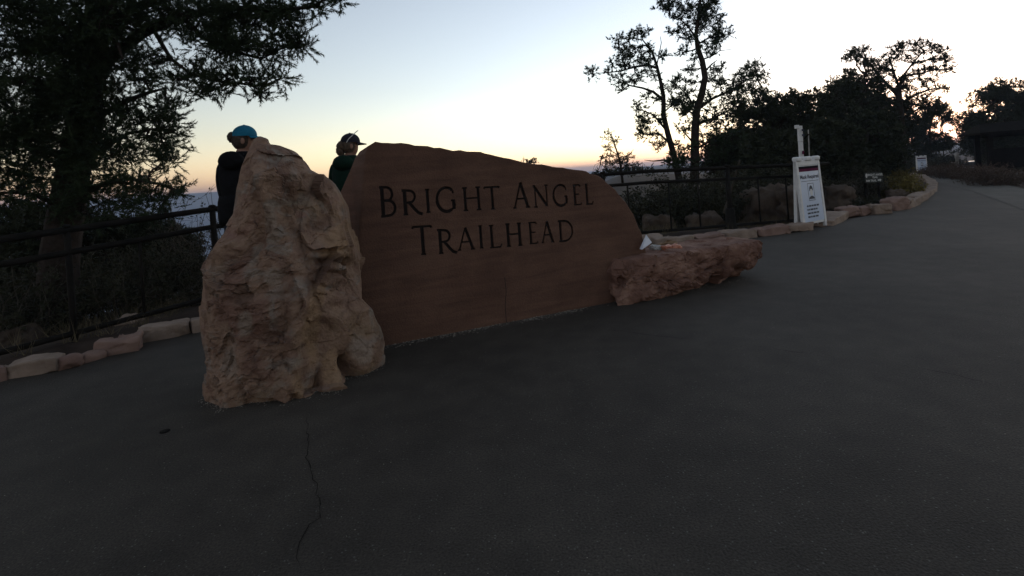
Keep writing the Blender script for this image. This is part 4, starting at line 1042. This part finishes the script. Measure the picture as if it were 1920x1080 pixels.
# --- the big pinyon over the left railing
base = at(104, 640, 5.6)
trunk = [A(104, 660, 5.6), A(108, 560, 5.6), A(112, 480, 5.6), A(124, 400, 5.6), A(138, 320, 5.6), A(156, 230, 5.6), A(172, 140, 5.55), A(182, 40, 5.5), A(196, -80, 5.45), A(215, -220, 5.4)]
limbs = [(trunk, .20, .09),
         ([A(172, 150, 5.55), A(215, 100, 5.4), A(270, 60, 5.25), A(340, 30, 5.1), A(430, 15, 4.95), A(520, 20, 4.85), A(590, 12, 4.8)], .07, .014),
         ([A(182, 60, 5.5), A(250, 15, 5.3), A(330, -10, 5.2), A(420, -30, 5.0), A(540, -40, 4.9)], .06, .012),
         ([A(340, 30, 5.1), A(380, 70, 5.05), A(430, 95, 5.0), A(490, 110, 4.95), A(530, 90, 4.9)], .025, .008),
         ([A(290, 60, 5.25), A(320, 110, 5.2), A(360, 140, 5.1), A(400, 150, 5.05), A(470, 160, 5.0)], .022, .007),
         ([A(150, 260, 5.6), A(190, 215, 5.5), A(235, 190, 5.4), A(275, 175, 5.35), A(310, 165, 5.3)], .045, .009),
         ([A(140, 310, 5.6), A(190, 280, 5.5), A(240, 250, 5.45), A(300, 240, 5.4)], .04, .008),
         ([A(130, 370, 5.6), A(180, 350, 5.4), A(240, 335, 5.3), A(300, 345, 5.2), A(335, 358, 5.15)], .035, .007),
         ([A(160, 210, 5.6), A(110, 170, 5.4), A(50, 150, 5.2), A(-30, 140, 5.0)], .05, .012),
         ([A(140, 310, 5.6), A(90, 280, 5.4), A(30, 270, 5.2), A(-40, 280, 5.1)], .045, .010),
         ([A(126, 395, 5.6), A(80, 370, 5.4), A(30, 360, 5.3), A(-30, 365, 5.2)], .035, .008),
         ([A(176, 110, 5.55), A(120, 60, 5.2), A(60, 20, 4.9), A(-20, -10, 4.7)], .05, .012),
         ([A(182, 50, 5.5), A(220, 80, 5.0), A(230, 110, 4.7)], .03, .008)]
cl = [E_(*q) for q in (
    (30, 40, 130, 80, 4.9, 144), (130, 50, 110, 80, 5.0, 144), (200, 90, 70, 70, 5.2, 88), (60, 140, 110, 70, 5.0, 136), (150, 170, 70, 70, 5.2, 96), (30, 210, 90, 60, 5.2, 112), (120, 240, 80, 60, 5.3, 112),
    (200, 30, 70, 50, 4.9, 50), (20, 280, 80, 50, 5.2, 88), (100, 310, 70, 45, 5.4, 50), (170, 265, 45, 60, 5.4, 36), (190, 200, 40, 50, 5.3, 28), (-60, 100, 90, 200, 4.9, 90), (-50, 330, 80, 80, 5.2, 60),
    (265, 25, 60, 40, 5.2, 30), (320, 20, 55, 40, 5.1, 40), (375, 40, 50, 45, 5.05, 44), (430, 35, 50, 45, 4.95, 48), (480, 30, 50, 45, 4.9, 46), (535, 35, 36, 34, 4.85, 30), (565, 75, 16, 20, 4.85, 10), (545, 85, 22, 16, 4.85, 12),
    (600, 10, 26, 14, 4.8, 12), (640, 0, 18, 8, 4.8, 6), (400, 90, 40, 30, 5.0, 26), (450, 95, 40, 30, 4.95, 28), (505, 95, 36, 22, 4.9, 20), (520, 150, 20, 12, 4.95, 9), (470, 150, 30, 16, 5.0, 14), (490, 175, 14, 12, 5.0, 6),
    (430, 150, 26, 14, 5.0, 10), (405, 165, 26, 18, 5.0, 12), (385, 140, 26, 22, 5.05, 12), (380, 175, 16, 10, 5.05, 6), (345, 150, 30, 24, 5.1, 14), (300, 115, 30, 30, 5.2, 14), (325, 190, 24, 20, 5.2, 8),
    (270, 150, 30, 30, 5.3, 16), (290, 215, 40, 28, 5.35, 22), (325, 245, 26, 22, 5.3, 12), (270, 260, 50, 30, 5.4, 30), (315, 285, 24, 24, 5.35, 12), (240, 210, 36, 36, 5.4, 22), (225, 290, 50, 30, 5.4, 28), (300, 310, 28, 14, 5.3, 8),
    (40, 355, 60, 34, 5.3, 30), (120, 365, 60, 30, 5.3, 30), (195, 345, 50, 34, 5.3, 28), (250, 350, 40, 24, 5.3, 18), (290, 365, 26, 20, 5.2, 10), (325, 365, 18, 10, 5.15, 5), (345, 352, 12, 8, 5.1, 3), (300, 395, 30, 16, 5.2, 8), (230, 385, 50, 20, 5.3, 16), (150, 400, 60, 24, 5.4, 16),
    (100, -90, 200, 90, 5.2, 90), (330, -80, 160, 60, 5.1, 60), (500, -60, 80, 40, 4.9, 30))]
tree('pinyon_pine', 'big dark pinyon pine leaning over the left railing, filling the upper left', base, limbs, cl, 11, M['needle'], tuft=(.17, 4, 50, .038, .0036), twig_r=.006, bare=3)

# --- the two tall gaunt pines right of the wall
D = 15.0
base = at(1268, 325, D)
limbs = [([A(1275, 345, D), A(1266, 300, D), A(1252, 250, D), A(1244, 215, D), A(1244, 180, D), A(1238, 150, D), A(1232, 125, D), A(1222, 95, D), A(1210, 85, D)], .105, .022),
         ([A(1246, 190, D), A(1225, 172, D), A(1205, 165, D), A(1180, 160, D), A(1165, 150, D)], .05, .012),
         ([A(1234, 128, D), A(1215, 122, D), A(1190, 125, D), A(1165, 133, D), A(1140, 136, D), A(1110, 138, D)], .045, .008),
         ([A(1232, 120, D), A(1236, 100, D), A(1240, 80, D), A(1238, 68, D)], .02, .006), ([A(1222, 95, D), A(1205, 75, D), A(1180, 70, D), A(1160, 72, D)], .025, .008),
         ([A(1250, 245, D), A(1225, 215, D), A(1200, 205, D), A(1190, 200, D)], .035, .008), ([A(1258, 270, D), A(1235, 250, D), A(1210, 252, D), A(1195, 240, D)], .04, .008),
         ([A(1270, 315, D), A(1245, 300, D), A(1225, 302, D), A(1208, 300, D)], .04, .006), ([A(1245, 210, D), A(1262, 195, D), A(1270, 190, D)], .025, .008)]
cl = [E_(*q) for q in ((1168, 72, 22, 12, D, 9), (1190, 62, 16, 8, D, 6), (1205, 64, 12, 7, D, 4), (1160, 95, 14, 12, D, 5), (1185, 95, 24, 14, D, 11), (1205, 100, 22, 16, D, 10), (1215, 118, 20, 12, D, 9), (1180, 120, 24, 12, D, 10), (1165, 108, 16, 10, D, 5),
    (1110, 138, 9, 12, D, 6), (1142, 135, 8, 4, D, 2), (1155, 145, 18, 8, D, 5), (1168, 160, 18, 8, D, 5), (1190, 150, 18, 8, D, 5), (1165, 172, 8, 5, D, 2), (1245, 105, 12, 9, D, 5), (1232, 185, 12, 10, D, 4),
    (1195, 205, 14, 10, D, 5), (1212, 218, 18, 14, D, 8), (1200, 235, 16, 14, D, 7), (1225, 255, 18, 8, D, 4), (1205, 250, 12, 8, D, 4), (1265, 195, 16, 12, D, 8), (1285, 190, 20, 20, D, 12), (1262, 300, 24, 18, D, 8), (1228, 140, 16, 9, D, 6), (1250, 165, 12, 8, D, 4), (1215, 180, 10, 6, D, 3), (1240, 225, 12, 9, D, 5), (1218, 240, 14, 9, D, 6), (1235, 275, 18, 10, D, 6), (1280, 290, 20, 16, D, 9), (1195, 140, 14, 7, D, 5), (1150, 120, 9, 6, D, 3))]
tree('gaunt_pine', 'slim gaunt pine with leaning trunk, left of the two tall trees', base, limbs, cl, 12, M['needle'], tuft=(.17, 6, 12, .08, .0125), twig_r=.009, bare=4)
D = 14.6
base = at(1303, 325, D)
limbs = [([A(1302, 345, D), A(1303, 300, D), A(1303, 250, D), A(1306, 210, D), A(1316, 175, D), A(1322, 145, D), A(1317, 115, D), A(1308, 90, D), A(1305, 65, D), A(1308, 40, D), A(1312, 10, D), A(1314, -40, D)], .135, .028),
         ([A(1306, 72, D), A(1290, 50, D), A(1275, 35, D), A(1255, 28, D)], .03, .008), ([A(1308, 40, D), A(1325, 20, D), A(1335, 5, D), A(1345, -10, D)], .03, .008),
         ([A(1316, 112, D), A(1335, 105, D), A(1350, 95, D), A(1375, 92, D)], .025, .004), ([A(1320, 135, D), A(1335, 120, D), A(1345, 112, D)], .03, .008), ([A(1305, 85, D), A(1330, 70, D), A(1350, 62, D)], .03, .008),
         ([A(1304, 205, D), A(1290, 180, D), A(1275, 165, D), A(1262, 155, D)], .035, .009), ([A(1308, 205, D), A(1335, 185, D), A(1370, 170, D), A(1400, 150, D), A(1430, 140, D)], .05, .01),
         ([A(1304, 215, D), A(1285, 205, D), A(1270, 200, D)], .03, .008), ([A(1304, 235, D), A(1340, 220, D), A(1380, 200, D)], .04, .01), ([A(1302, 270, D), A(1280, 245, D), A(1268, 248, D)], .03, .006), ([A(1303, 280, D), A(1340, 260, D), A(1370, 250, D)], .04, .01)]
cl = [E_(*q) for q in ((1245, 15, 18, 12, D, 9), (1255, 0, 24, 12, D, 10), (1270, 30, 14, 10, D, 5), (1285, 15, 20, 16, D, 11), (1310, 8, 24, 16, D, 15), (1340, 0, 22, 14, D, 12), (1335, 18, 22, 14, D, 11), (1320, 30, 24, 12, D, 11), (1300, 40, 18, 10, D, 7), (1280, 62, 18, 14, D, 8),
    (1345, 35, 10, 8, D, 4), (1325, 50, 20, 12, D, 8), (1345, 55, 18, 10, D, 7), (1358, 65, 14, 12, D, 7), (1335, 68, 18, 12, D, 8), (1325, 82, 16, 10, D, 6), (1350, 80, 10, 6, D, 3), (1290, 75, 12, 8, D, 4), (1282, 98, 12, 9, D, 5), (1302, 110, 10, 8, D, 4), (1262, 60, 14, 8, D, 4),
    (1268, 148, 9, 12, D, 6), (1262, 162, 10, 6, D, 3), (1300, 155, 16, 8, D, 5), (1275, 185, 14, 12, D, 7), (1290, 200, 18, 14, D, 9), (1285, 215, 12, 8, D, 5), (1345, 150, 16, 12, D, 8), (1365, 165, 24, 16, D, 15), (1390, 150, 24, 18, D, 16), (1415, 130, 18, 14, D, 11), (1425, 145, 14, 12, D, 8), (1400, 170, 24, 14, D, 13),
    (1370, 195, 30, 14, D, 14), (1340, 205, 24, 12, D, 9), (1400, 195, 24, 14, D, 10), (1345, 235, 30, 18, D, 13), (1325, 255, 24, 18, D, 10), (1370, 260, 34, 22, D, 18), (1330, 290, 30, 22, D, 16), (1310, -40, 50, 40, D, 30), (1300, 130, 12, 8, D, 5), (1335, 100, 14, 8, D, 5), (1340, 130, 16, 10, D, 7), (1290, 175, 12, 8, D, 4), (1325, 185, 18, 10, D, 8), (1360, 215, 26, 14, D, 13), (1320, 225, 20, 12, D, 9), (1285, 240, 18, 12, D, 8), (1290, 275, 22, 16, D, 11), (1345, 275, 30, 18, D, 15), (1300, 305, 30, 14, D, 12), (1270, 310, 20, 10, D, 7), (1430, 170, 20, 12, D, 9))]
tree('tall_pine', 'tall open-crowned pine rising out of the frame right of the gaunt one', base, limbs, cl, 13, M['needle'], tuft=(.17, 6, 12, .08, .0125), twig_r=.009, bare=4)

# --- small sparse tree standing by the wall's shoulder, and a far tree top showing over the wall
D = 13.0; base = at(1165, 340, D)
limbs = [([A(1168, 345, D), A(1162, 300, D), A(1152, 270, D), A(1146, 250, D)], .035, .008), ([A(1162, 300, D), A(1180, 290, D), A(1188, 280, D)], .014, .005), ([A(1158, 290, D), A(1140, 280, D), A(1130, 290, D)], .012, .005)]
cl = [E_(*q) for q in ((1140, 255, 9, 9, D, 5), (1152, 265, 12, 8, D, 5), (1138, 280, 10, 10, D, 5), (1132, 298, 9, 10, D, 5), (1152, 300, 18, 14, D, 12), (1172, 300, 16, 14, D, 12), (1180, 310, 16, 10, D, 10), (1146, 315, 20, 10, D, 10), (1150, 324, 34, 7, D, 22), (1190, 321, 22, 8, D, 14), (1215, 322, 20, 8, D, 12), (1118, 326, 14, 5, D, 6))]
tree('small_juniper', 'small sparse juniper just beyond the right shoulder of the carved wall', base, limbs, cl, 14, M['needle2'], tuft=(.11, 5, 10, .05, .009), twig_r=.006)
D = 30.0
tree('distant_tree', 'tiny distant tree top peeping over the middle of the carved wall', at(992, 330, D), [([A(992, 345, D), A(993, 300, D)], .1, .03)], [E_(992, 301, 14, 4, D, 9), E_(1000, 304, 8, 3, D, 4)], 15, M['needle2'], tuft=(.18, 5, 8, .10, .02))

# --- the dark wood beyond the path bend
def wood_tree(name, label, px, py_base, Y, py_top, wpx, seed, dens=1.0, open_=0.0, lo=.60, m='needle2', tuft=None, trunk_w=.16, grp='trees of the dark wood beyond the railing'):
    rng = np.random.default_rng(seed + 500); k = Y / 960
    b = at(px, py_base, Y); b.z = min(b.z, land1(b.x, b.y)); top = at(px, py_top, Y); H = top.z - b.z
    tr = wob((b.x, b.y, b.z - .2), (top.x - .1 * rng.normal(), top.y, b.z + H * .78), rng, 6, .05)
    limbs = [(tr, trunk_w, trunk_w * .25)]; cl = []; hw = wpx * k
    nb = 9
    for i in range(nb):
        t = .28 + .7 * i / nb; a = rng.uniform(0, 6.28); s_ = tr[int(t * 6)]
        rr = hw * (math.sin(math.pi * min(1, .25 + .75 * t)) ** .6) * rng.uniform(.6, 1)
        e = np.array((s_[0] + rr * math.cos(a), s_[1] + .7 * rr * math.sin(a), min(s_[2] + H * rng.uniform(.04, .22), top.z - .1)))
        limbs.append((wob(s_, e, rng, 4, .12), trunk_w * .38, trunk_w * .08))
    n = int(50 * dens)
    for i in range(n):
        u = rnd_dirs(1, rng)[0] * rng.uniform(.45, 1) ** .5
        zc = lo + (.98 - lo) * u[2]; wz = (1 - .35 * max(0, u[2])) * (1 if zc > .35 else .8)
        c = np.array((b.x + (top.x - b.x) * zc + u[0] * hw * wz, b.y + u[1] * hw * .8, b.z + H * zc))
        if open_ and rng.uniform() < open_ and .45 < zc < .85: continue
        r_ = hw * rng.uniform(.16, .30); cl.append((c, (r_ * 1.2, r_ * 1.1, r_ * .75), int(max(5, 10 * (r_ / .35) ** 1.5))))
    return tree(name, label, b, limbs, cl, seed, M[m], group=grp, tuft=tuft or (.22, 6, 9, .12, .023), twig_r=.011)
WT = [('juniper_tree', 'rounded dark juniper right behind the tall pine', 1425, 330, 17, 168, 62, 31, 1.2),
      ('juniper_tree', 'dark bushy juniper rising behind the white marker post', 1492, 330, 18, 172, 58, 32, 1.2),
      ('pine_tree', 'dense pine left of the spreading tree, its crown touching the sky gap', 1570, 335, 20, 140, 62, 33, 1.15),
      ('pine_tree', 'narrow tree with thin upper tuft just left of the spreading tree', 1615, 335, 22, 92, 40, 35, .8),
      ('juniper_tree', 'low dark tree beneath the right side of the spreading crown', 1748, 320, 42, 185, 42, 36, 1.0),
      ('pine_tree', 'dome-crowned tree above the shelter at the right edge', 1890, 322, 33, 152, 78, 37, 1.5),
      ('juniper_tree', 'dark tree left of the shelter, before the orange glow', 1840, 318, 38, 205, 34, 38, 1.0),
      ('pine_tree', 'bushy tree filling the left half under the spreading crown', 1600, 332, 23, 146, 50, 47, 1.2),
      ('pine_tree', 'bushy tree filling the right half under the spreading crown', 1655, 330, 26, 160, 48, 48, 1.2),
      ('juniper_tree', 'squat juniper behind the trail sign', 1625, 345, 16, 215, 66, 39, 1.3),
      ('juniper_tree', 'squat juniper between marker post and trail sign', 1550, 350, 14.5, 225, 56, 40, 1.3),
      ('juniper_tree', 'low juniper filling the gap under the two tall pines', 1375, 340, 15.8, 240, 52, 41, 1.2),
      ('juniper_tree', 'low juniper behind the railing left of the marker post', 1450, 345, 13.2, 245, 50, 42, 1.2),
      ('juniper_tree', 'dark low tree behind the far sandwich board', 1705, 318, 44, 210, 46, 43, 1.1),
      ('juniper_tree', 'far low tree under the orange sunset gap', 1770, 312, 55, 268, 26, 44, .7),
      ('juniper_tree', 'far tree behind the shelter posts', 1880, 312, 48, 235, 60, 45, 1.3),
      ('juniper_tree', 'dark tree just beyond the right edge of the shelter roof', 1945, 320, 37, 175, 70, 46, 1.3)]
for q in WT: wood_tree(q[0], q[1], *q[2:8], dens=q[8], open_=.45 if 'spreading' in q[0] else 0, trunk_w=.26 if 'spreading' in q[0] else .16)

D = 24.0; base = at(1690, 328, D); base.z = land1(base.x, base.y)
limbs = [([(base.x, base.y, base.z - .2), A(1690, 280, D), A(1688, 230, D), A(1686, 190, D), A(1684, 160, D)], .22, .11),
         ([A(1684, 165, D), A(1695, 140, D), A(1712, 118, D), A(1728, 100, D), A(1745, 88, D)], .065, .015), ([A(1684, 160, D), A(1674, 130, D), A(1668, 108, D), A(1690, 88, D)], .06, .015),
         ([A(1695, 142, D), A(1725, 138, D), A(1755, 130, D), A(1785, 130, D)], .06, .012), ([A(1685, 180, D), A(1655, 150, D), A(1635, 125, D), A(1615, 105, D), A(1600, 98, D)], .09, .012),
         ([A(1712, 118, D), A(1740, 112, D), A(1770, 108, D)], .05, .01), ([A(1686, 195, D), A(1720, 175, D), A(1755, 165, D), A(1780, 168, D)], .07, .012), ([A(1686, 200, D), A(1650, 175, D), A(1610, 160, D)], .08, .015), ([A(1688, 225, D), A(1720, 205, D), A(1750, 195, D)], .07, .015)]
cl = [E_(*q) for q in ((1600, 100, 16, 7, D, 9), (1620, 95, 12, 6, D, 6), (1585, 110, 8, 4, D, 3), (1630, 118, 14, 8, D, 8), (1665, 110, 14, 8, D, 8), (1680, 90, 14, 7, D, 8), (1700, 83, 12, 5, D, 6), (1720, 81, 12, 5, D, 6), (1740, 85, 12, 7, D, 7), (1757, 92, 10, 7, D, 6), (1770, 100, 8, 8, D, 5),
    (1775, 115, 8, 8, D, 5), (1785, 130, 6, 6, D, 3), (1765, 130, 14, 6, D, 7), (1740, 130, 16, 6, D, 8), (1715, 138, 14, 6, D, 7), (1745, 110, 10, 6, D, 4), (1690, 105, 12, 8, D, 6), (1670, 130, 18, 10, D, 12), (1650, 125, 14, 8, D, 8), (1640, 140, 24, 12, D, 17), (1610, 142, 24, 14, D, 18), (1700, 146, 12, 7, D, 6),
    (1760, 165, 14, 7, D, 6), (1780, 168, 6, 4, D, 2), (1735, 160, 8, 5, D, 3), (1670, 160, 26, 12, D, 14), (1635, 172, 30, 14, D, 20), (1600, 170, 26, 14, D, 18), (1705, 178, 26, 14, D, 15), (1735, 190, 26, 16, D, 16), (1700, 205, 34, 18, D, 22), (1650, 200, 34, 20, D, 24), (1755, 205, 22, 16, D, 12), (1720, 228, 30, 16, D, 14), (1660, 230, 34, 20, D, 20), (1705, 112, 10, 6, D, 4), (1722, 118, 12, 6, D, 5), (1730, 98, 10, 6, D, 4), (1760, 112, 10, 6, D, 4), (1680, 148, 14, 8, D, 7), (1725, 150, 12, 6, D, 5), (1708, 96, 10, 5, D, 3), (1750, 148, 12, 6, D, 5), (1695, 165, 16, 8, D, 8))]
tree('spreading_pine', 'widest tree of the wood, with open spreading flat-topped crown', base, limbs, cl, 34, M['needle2'], group='trees of the dark wood beyond the railing', tuft=(.20, 6, 10, .11, .019), twig_r=.013, bare=2)
# --- shrubs
def shrub(name, label, c, rx, rz, seed, m='leaf', n=700, leaf=(.035, .010), stems=26, group=None, sx=1.0, twig='twig', ry=None):
    rng = np.random.default_rng(seed); root = empty(name, tuple(c), label=label, cat='shrub', **({'group': group} if group else {}))
    W = Wood(); tips = []
    for i in range(stems):
        a = rng.uniform(0, 6.283); t = rng.uniform(.15, 1) ** .7; el = rng.uniform(.35, 1)
        e = np.array(c) + np.array((rx * t * math.cos(a), (ry or rx) * t * math.sin(a), rz * math.sqrt(max(.05, 1 - .75 * t * t)) * el * 1.0))
        P = wob(np.array(c) + np.array((.12 * rx * math.cos(a), .12 * rx * math.sin(a), -.05)), e, rng, 5, .1); W.limb(P, .004 + rx * .006, .0018 + rx * .001, 4)
        for k in (2, 3, 4, 5):
            for _ in range(2):
                e2 = np.array(P[k]) + rnd_dirs(1, rng, .5)[0] * rx * .28; W.limb(wob(P[k], e2, rng, 2, .1), .002 + rx * .0015, .001 + rx * .0006, 3); tips.append((P[k], e2))
    W.mb.build('stems', M[twig], root)
    if n:
        ii = rng.integers(0, len(tips), n); t = rng.uniform(.1, 1.1, n)[:, None]
        b = np.array([tips[i][0] for i in ii]) * (1 - t) + np.array([tips[i][1] for i in ii]) * t + rng.normal(size=(n, 3)) * rx * .03
        V, Fq = blades(b, rnd_dirs(n, rng, .4), leaf[0], leaf[1], rng); foliage_obj('leaves', V, Fq, M[m], root)
    return root
def gland(px, Y, dz=0):
    dx, _ = ray(px, 400); x = dx * Y; return (x, Y, land1(x, Y) + dz)
for q in (('brush_juniper', 'dense dark juniper bush below the pinyon at the far left', 20, 560, 7.2, 372, 95, 131), ('brush_juniper', 'dense dark juniper bush behind the pinyon trunk', 130, 540, 7.6, 378, 90, 132),
          ('brush_juniper', 'dense dark juniper bush at the left edge nearest the railing', 60, 560, 6.6, 385, 70, 135), ('brush_juniper', 'dense dark juniper bush right of the pinyon trunk', 225, 530, 7.4, 388, 75, 133), ('brush_juniper', 'dense dark juniper bush furthest right under the pinyon, by the twiggy shrub', 300, 530, 7.8, 412, 62, 134)):
    wood_tree(*q, dens=1.3, m='needle2', tuft=(.12, 6, 12, .06, .010), trunk_w=.06, grp='junipers below the left railing')
SH = [('twiggy_shrub', 'bare twiggy shrub against the blue canyon, left of the boulder', gland(368, 6.7), .62, 1.45, 51, 'leaf', 1100, (.032, .010), 64),
      ('bushy_shrub', 'dark bushy shrub below the twiggy one behind the left railing', gland(335, 6.3), .7, .75, 52, 'leaf', 5200, (.035, .010), 40),
      ('bushy_shrub', 'dark shrub beside the pinyon trunk on its right', gland(215, 5.7), .65, .8, 53, 'leaf', 5200, (.035, .010), 40),
      ('bushy_shrub', 'dark shrub under the pinyon at the left frame edge', gland(25, 5.2), .6, .8, 54, 'leaf', 5200, (.035, .010), 40),
      ('bushy_shrub', 'shaggy shrub behind the left railing between pinyon and bushy shrub', gland(275, 6.6), .7, .95, 55, 'leaf', 5200, (.035, .010), 40),
      ('bushy_shrub', 'low shrub hugging the foot of the left railing near the boulder', gland(390, 5.9), .45, .42, 56, 'leaf', 1600, (.03, .009), 34),
      ('bushy_shrub', 'dark shrub behind the pinyon trunk', gland(95, 6.4), .8, 1.1, 57, 'leaf', 6000, (.04, .012), 44),
      ('rim_shrub', 'dark shrub behind the railing just right of the wall', gland(1250, 10.4), 1.0, 1.0, 58, 'leaf', 7000, (.06, .020), 44),
      ('rim_shrub', 'dark shrub behind the railing post in the middle of the right section', gland(1335, 10.4), 1.0, 1.0, 59, 'leaf', 7000, (.06, .020), 44),
      ('rim_shrub', 'tall dark shrub behind the brown rocks by the sandwich board', gland(1425, 11.4), 1.1, 1.2, 60, 'leaf', 7000, (.06, .02), 46),
      ('rim_shrub', 'shrub at the rim edge behind the wall shoulder', gland(1195, 11.2), .9, .85, 61, 'leaf', 5000, (.05, .016), 40),
      ('rim_shrub', 'low dark shrub at the canyon edge under the small juniper', gland(1215, 13.6), 1.3, 1.15, 161, 'leaf', 8000, (.07, .022), 50),
      ('rim_shrub', 'low dark shrub at the canyon edge below the gaunt pine', gland(1300, 13.2), 1.3, 1.05, 162, 'leaf', 8000, (.07, .022), 50),
      ('grey_shrub', 'dark shrub left of the trail sign', (gp(1580, 392) + Vector((.1, 1.2, 0))), .7, .8, 62, 'leaf', 3600, (.05, .016), 44),
      ('grey_shrub', 'dark shrub directly under the trail sign', (gp(1622, 392) + Vector((.1, .2, 0))), .42, .20, 63, 'leaf', 3200, (.05, .016), 44),
      ('grey_shrub', 'dark shrub between the trail sign and yellow shrub', (gp(1672, 384) + Vector((.9, 2.2, 0))), .75, .9, 64, 'leaf', 3200, (.05, .016), 44),
      ('yellow_shrub', 'yellow-green shrub inside the kerb bend', (gp(1708, 371) + Vector((.10, .55, 0))), .55, .52, 65, 'yellow_leaf', 9000, (.07, .014), 80),
      ('yellow_shrub', 'taller yellow-green shrub behind the first at the kerb bend', (gp(1700, 360) + Vector((-.1, .5, 0))), .72, .72, 66, 'yellow_leaf', 9000, (.08, .015), 80)]
for q in SH: shrub(q[0], q[1], q[2], q[3], q[4], q[5], q[6], q[7], q[8], q[9])
red = [(1765, 330, 28, .9, .55), (1785, 331, 27, 1.0, .8), (1808, 334, 26, 1.1, .7), (1828, 336, 25.5, 1.2, .85), (1845, 338, 25, 1.0, .6), (1880, 342, 24, 1.0, .8), (1900, 345, 23.5, 1.1, .75), (1918, 350, 23, 1.0, .7)]
words = ['leftmost of the row, next to the far sandwich board', 'second in the row beyond the path', 'third in the row, below the pale post', 'fourth in the row, before the white car', 'fifth in the row, touching the shelter post', 'first right of the shelter post', 'second right of the shelter post', 'at the right frame edge']
for k, (px, py, Y, rx, rz) in enumerate(red):
    g = gp(px, py - 2); g.y += .8
    shrub('dry_shrub', 'rust-brown dry shrub, ' + words[k], (g.x, g.y, base_z(g.x) - .02), rx, rz * .78, 70 + k, 'rust_leaf', 3200, (.07, .014), 50, 'dry shrubs along the far side of the path')
for k, (px, Y, rx, rz, lab) in enumerate(((1722, 42, 1.5, 1.2, 'dark hedge-like shrub behind the far sandwich board'), (1752, 40, 1.6, 1.2, 'dark low shrub right of the far sandwich board'), (1778, 44, 1.8, 1.3, 'dark shrub below the orange glow'), (1850, 56, 2.6, 1.6, 'dark shrub behind the white car'), (1905, 34, 2.0, 1.6, 'dark shrub inside the shelter opening'))):
    g = gland(px, Y); shrub('dark_shrub', lab, g, rx, rz, 90 + k, 'leaf', 4200, (.13, .04), 50)

# --- dry grass along the railing foot: too many blades to count
rng = np.random.default_rng(5); B_ = []; Dd = []
for i in range(len(FENCE) - 1):
    a_, b2 = FENCE[i], FENCE[i + 1]; d = (b2 - a_); L = d.length; n_ = Vector((-d.y, d.x)).normalized()
    for k in range(int(L * 26)):
        p = a_.lerp(b2, rng.uniform()) + n_ * (rng.uniform(-.05, 1.9)); z = land1(p.x, p.y)
        m_ = 16; q = np.array((p.x, p.y, z)) + rng.normal(size=(m_, 3)) * np.array((.035, .035, 0)); B_.append(q); Dd.append(rnd_dirs(m_, rng, 2.2))
V, Fq = blades(np.concatenate(B_), np.concatenate(Dd), .20, .0022, rng)
tag(foliage_obj('dry_grass', V, Fq, M['straw']), 'dry straw-coloured grass along the foot of the railing', 'grass', kind='stuff')

# --- loose pebbles: scattered over the asphalt, gathered along wall, boulder and rock
rng = np.random.default_rng(8); pts = []
for _ in range(600): 
    y = rng.uniform(1.3, 6.5); x = rng.uniform(-1.05, 1.05) * y; pts.append((x, y, rng.uniform(.0012, .0032)))
for _ in range(700):
    s_ = rng.uniform(s_l, 1.9) if rng.uniform() < .35 else np.clip(rng.choice((.15, .5, .78, 1.2, 1.55)) + rng.normal(0, .09), s_l, 1.9); d_ = abs(rng.normal(0, .045)) + .004; p = wall_pt(s_, 0, -d_); pts.append((p.x, p.y, .002 + .006 * rng.uniform() ** 2))
ft = BP2[(np.abs(BP2[:, 2]) < .012) & (NL < .3)]
for i_ in rng.integers(0, len(ft), 260): pts.append((ft[i_, 0] + rng.normal(0, .02), ft[i_, 1] - abs(rng.normal(0, .03)), rng.uniform(.0018, .005)))
for _ in range(160):
    t = rng.uniform(); p = gp(1150 + 260 * t, 566 - 46 * t + abs(rng.normal(0, 4))); pts.append((p.x, p.y, rng.uniform(.002, .006)))
O = np.array([(1, 0, 0), (-1, 0, 0), (0, 1, 0), (0, -1, 0), (0, 0, 1), (0, 0, -1)], float); OF = np.array([(0, 2, 4), (2, 1, 4), (1, 3, 4), (3, 0, 4)])
V = []; F = []
for k, (x, y, r_) in enumerate(pts):
    q = O * r_ * rng.uniform(.6, 1.3, (6, 1)); c, s2 = math.cos(k), math.sin(k); q = q @ np.array(((c, -s2, 0), (s2, c, 0), (0, 0, .7))) + np.array((x, y, base_z(x) + r_ * .35))
    V += [tuple(v) for v in q]; F += [tuple(f + 6 * k) for f in OF]
tag(mesh_obj('loose_pebbles', V, F, M['pebble']), 'small pale pebbles scattered on the asphalt and along the wall foot', 'pebbles', kind='stuff')

# ------------------------------------------------------------------ the canyon air
hz = bpy.data.materials.new('canyon_haze'); hz.use_nodes = True; n = hz.node_tree.nodes; n.remove(n['Principled BSDF'])
pv = n.new('ShaderNodeVolumePrincipled'); pv.inputs['Color'].default_value = (.62, .74, .95, 1); pv.inputs['Density'].default_value = 6e-4; pv.inputs['Anisotropy'].default_value = .0
hz.node_tree.links.new(pv.outputs[0], n['Material Output'].inputs['Volume'])
hb = MB().box((0, 0, -120), (7200, 7200, 276)).build('haze', hz); tag(hb, kind='stuff')
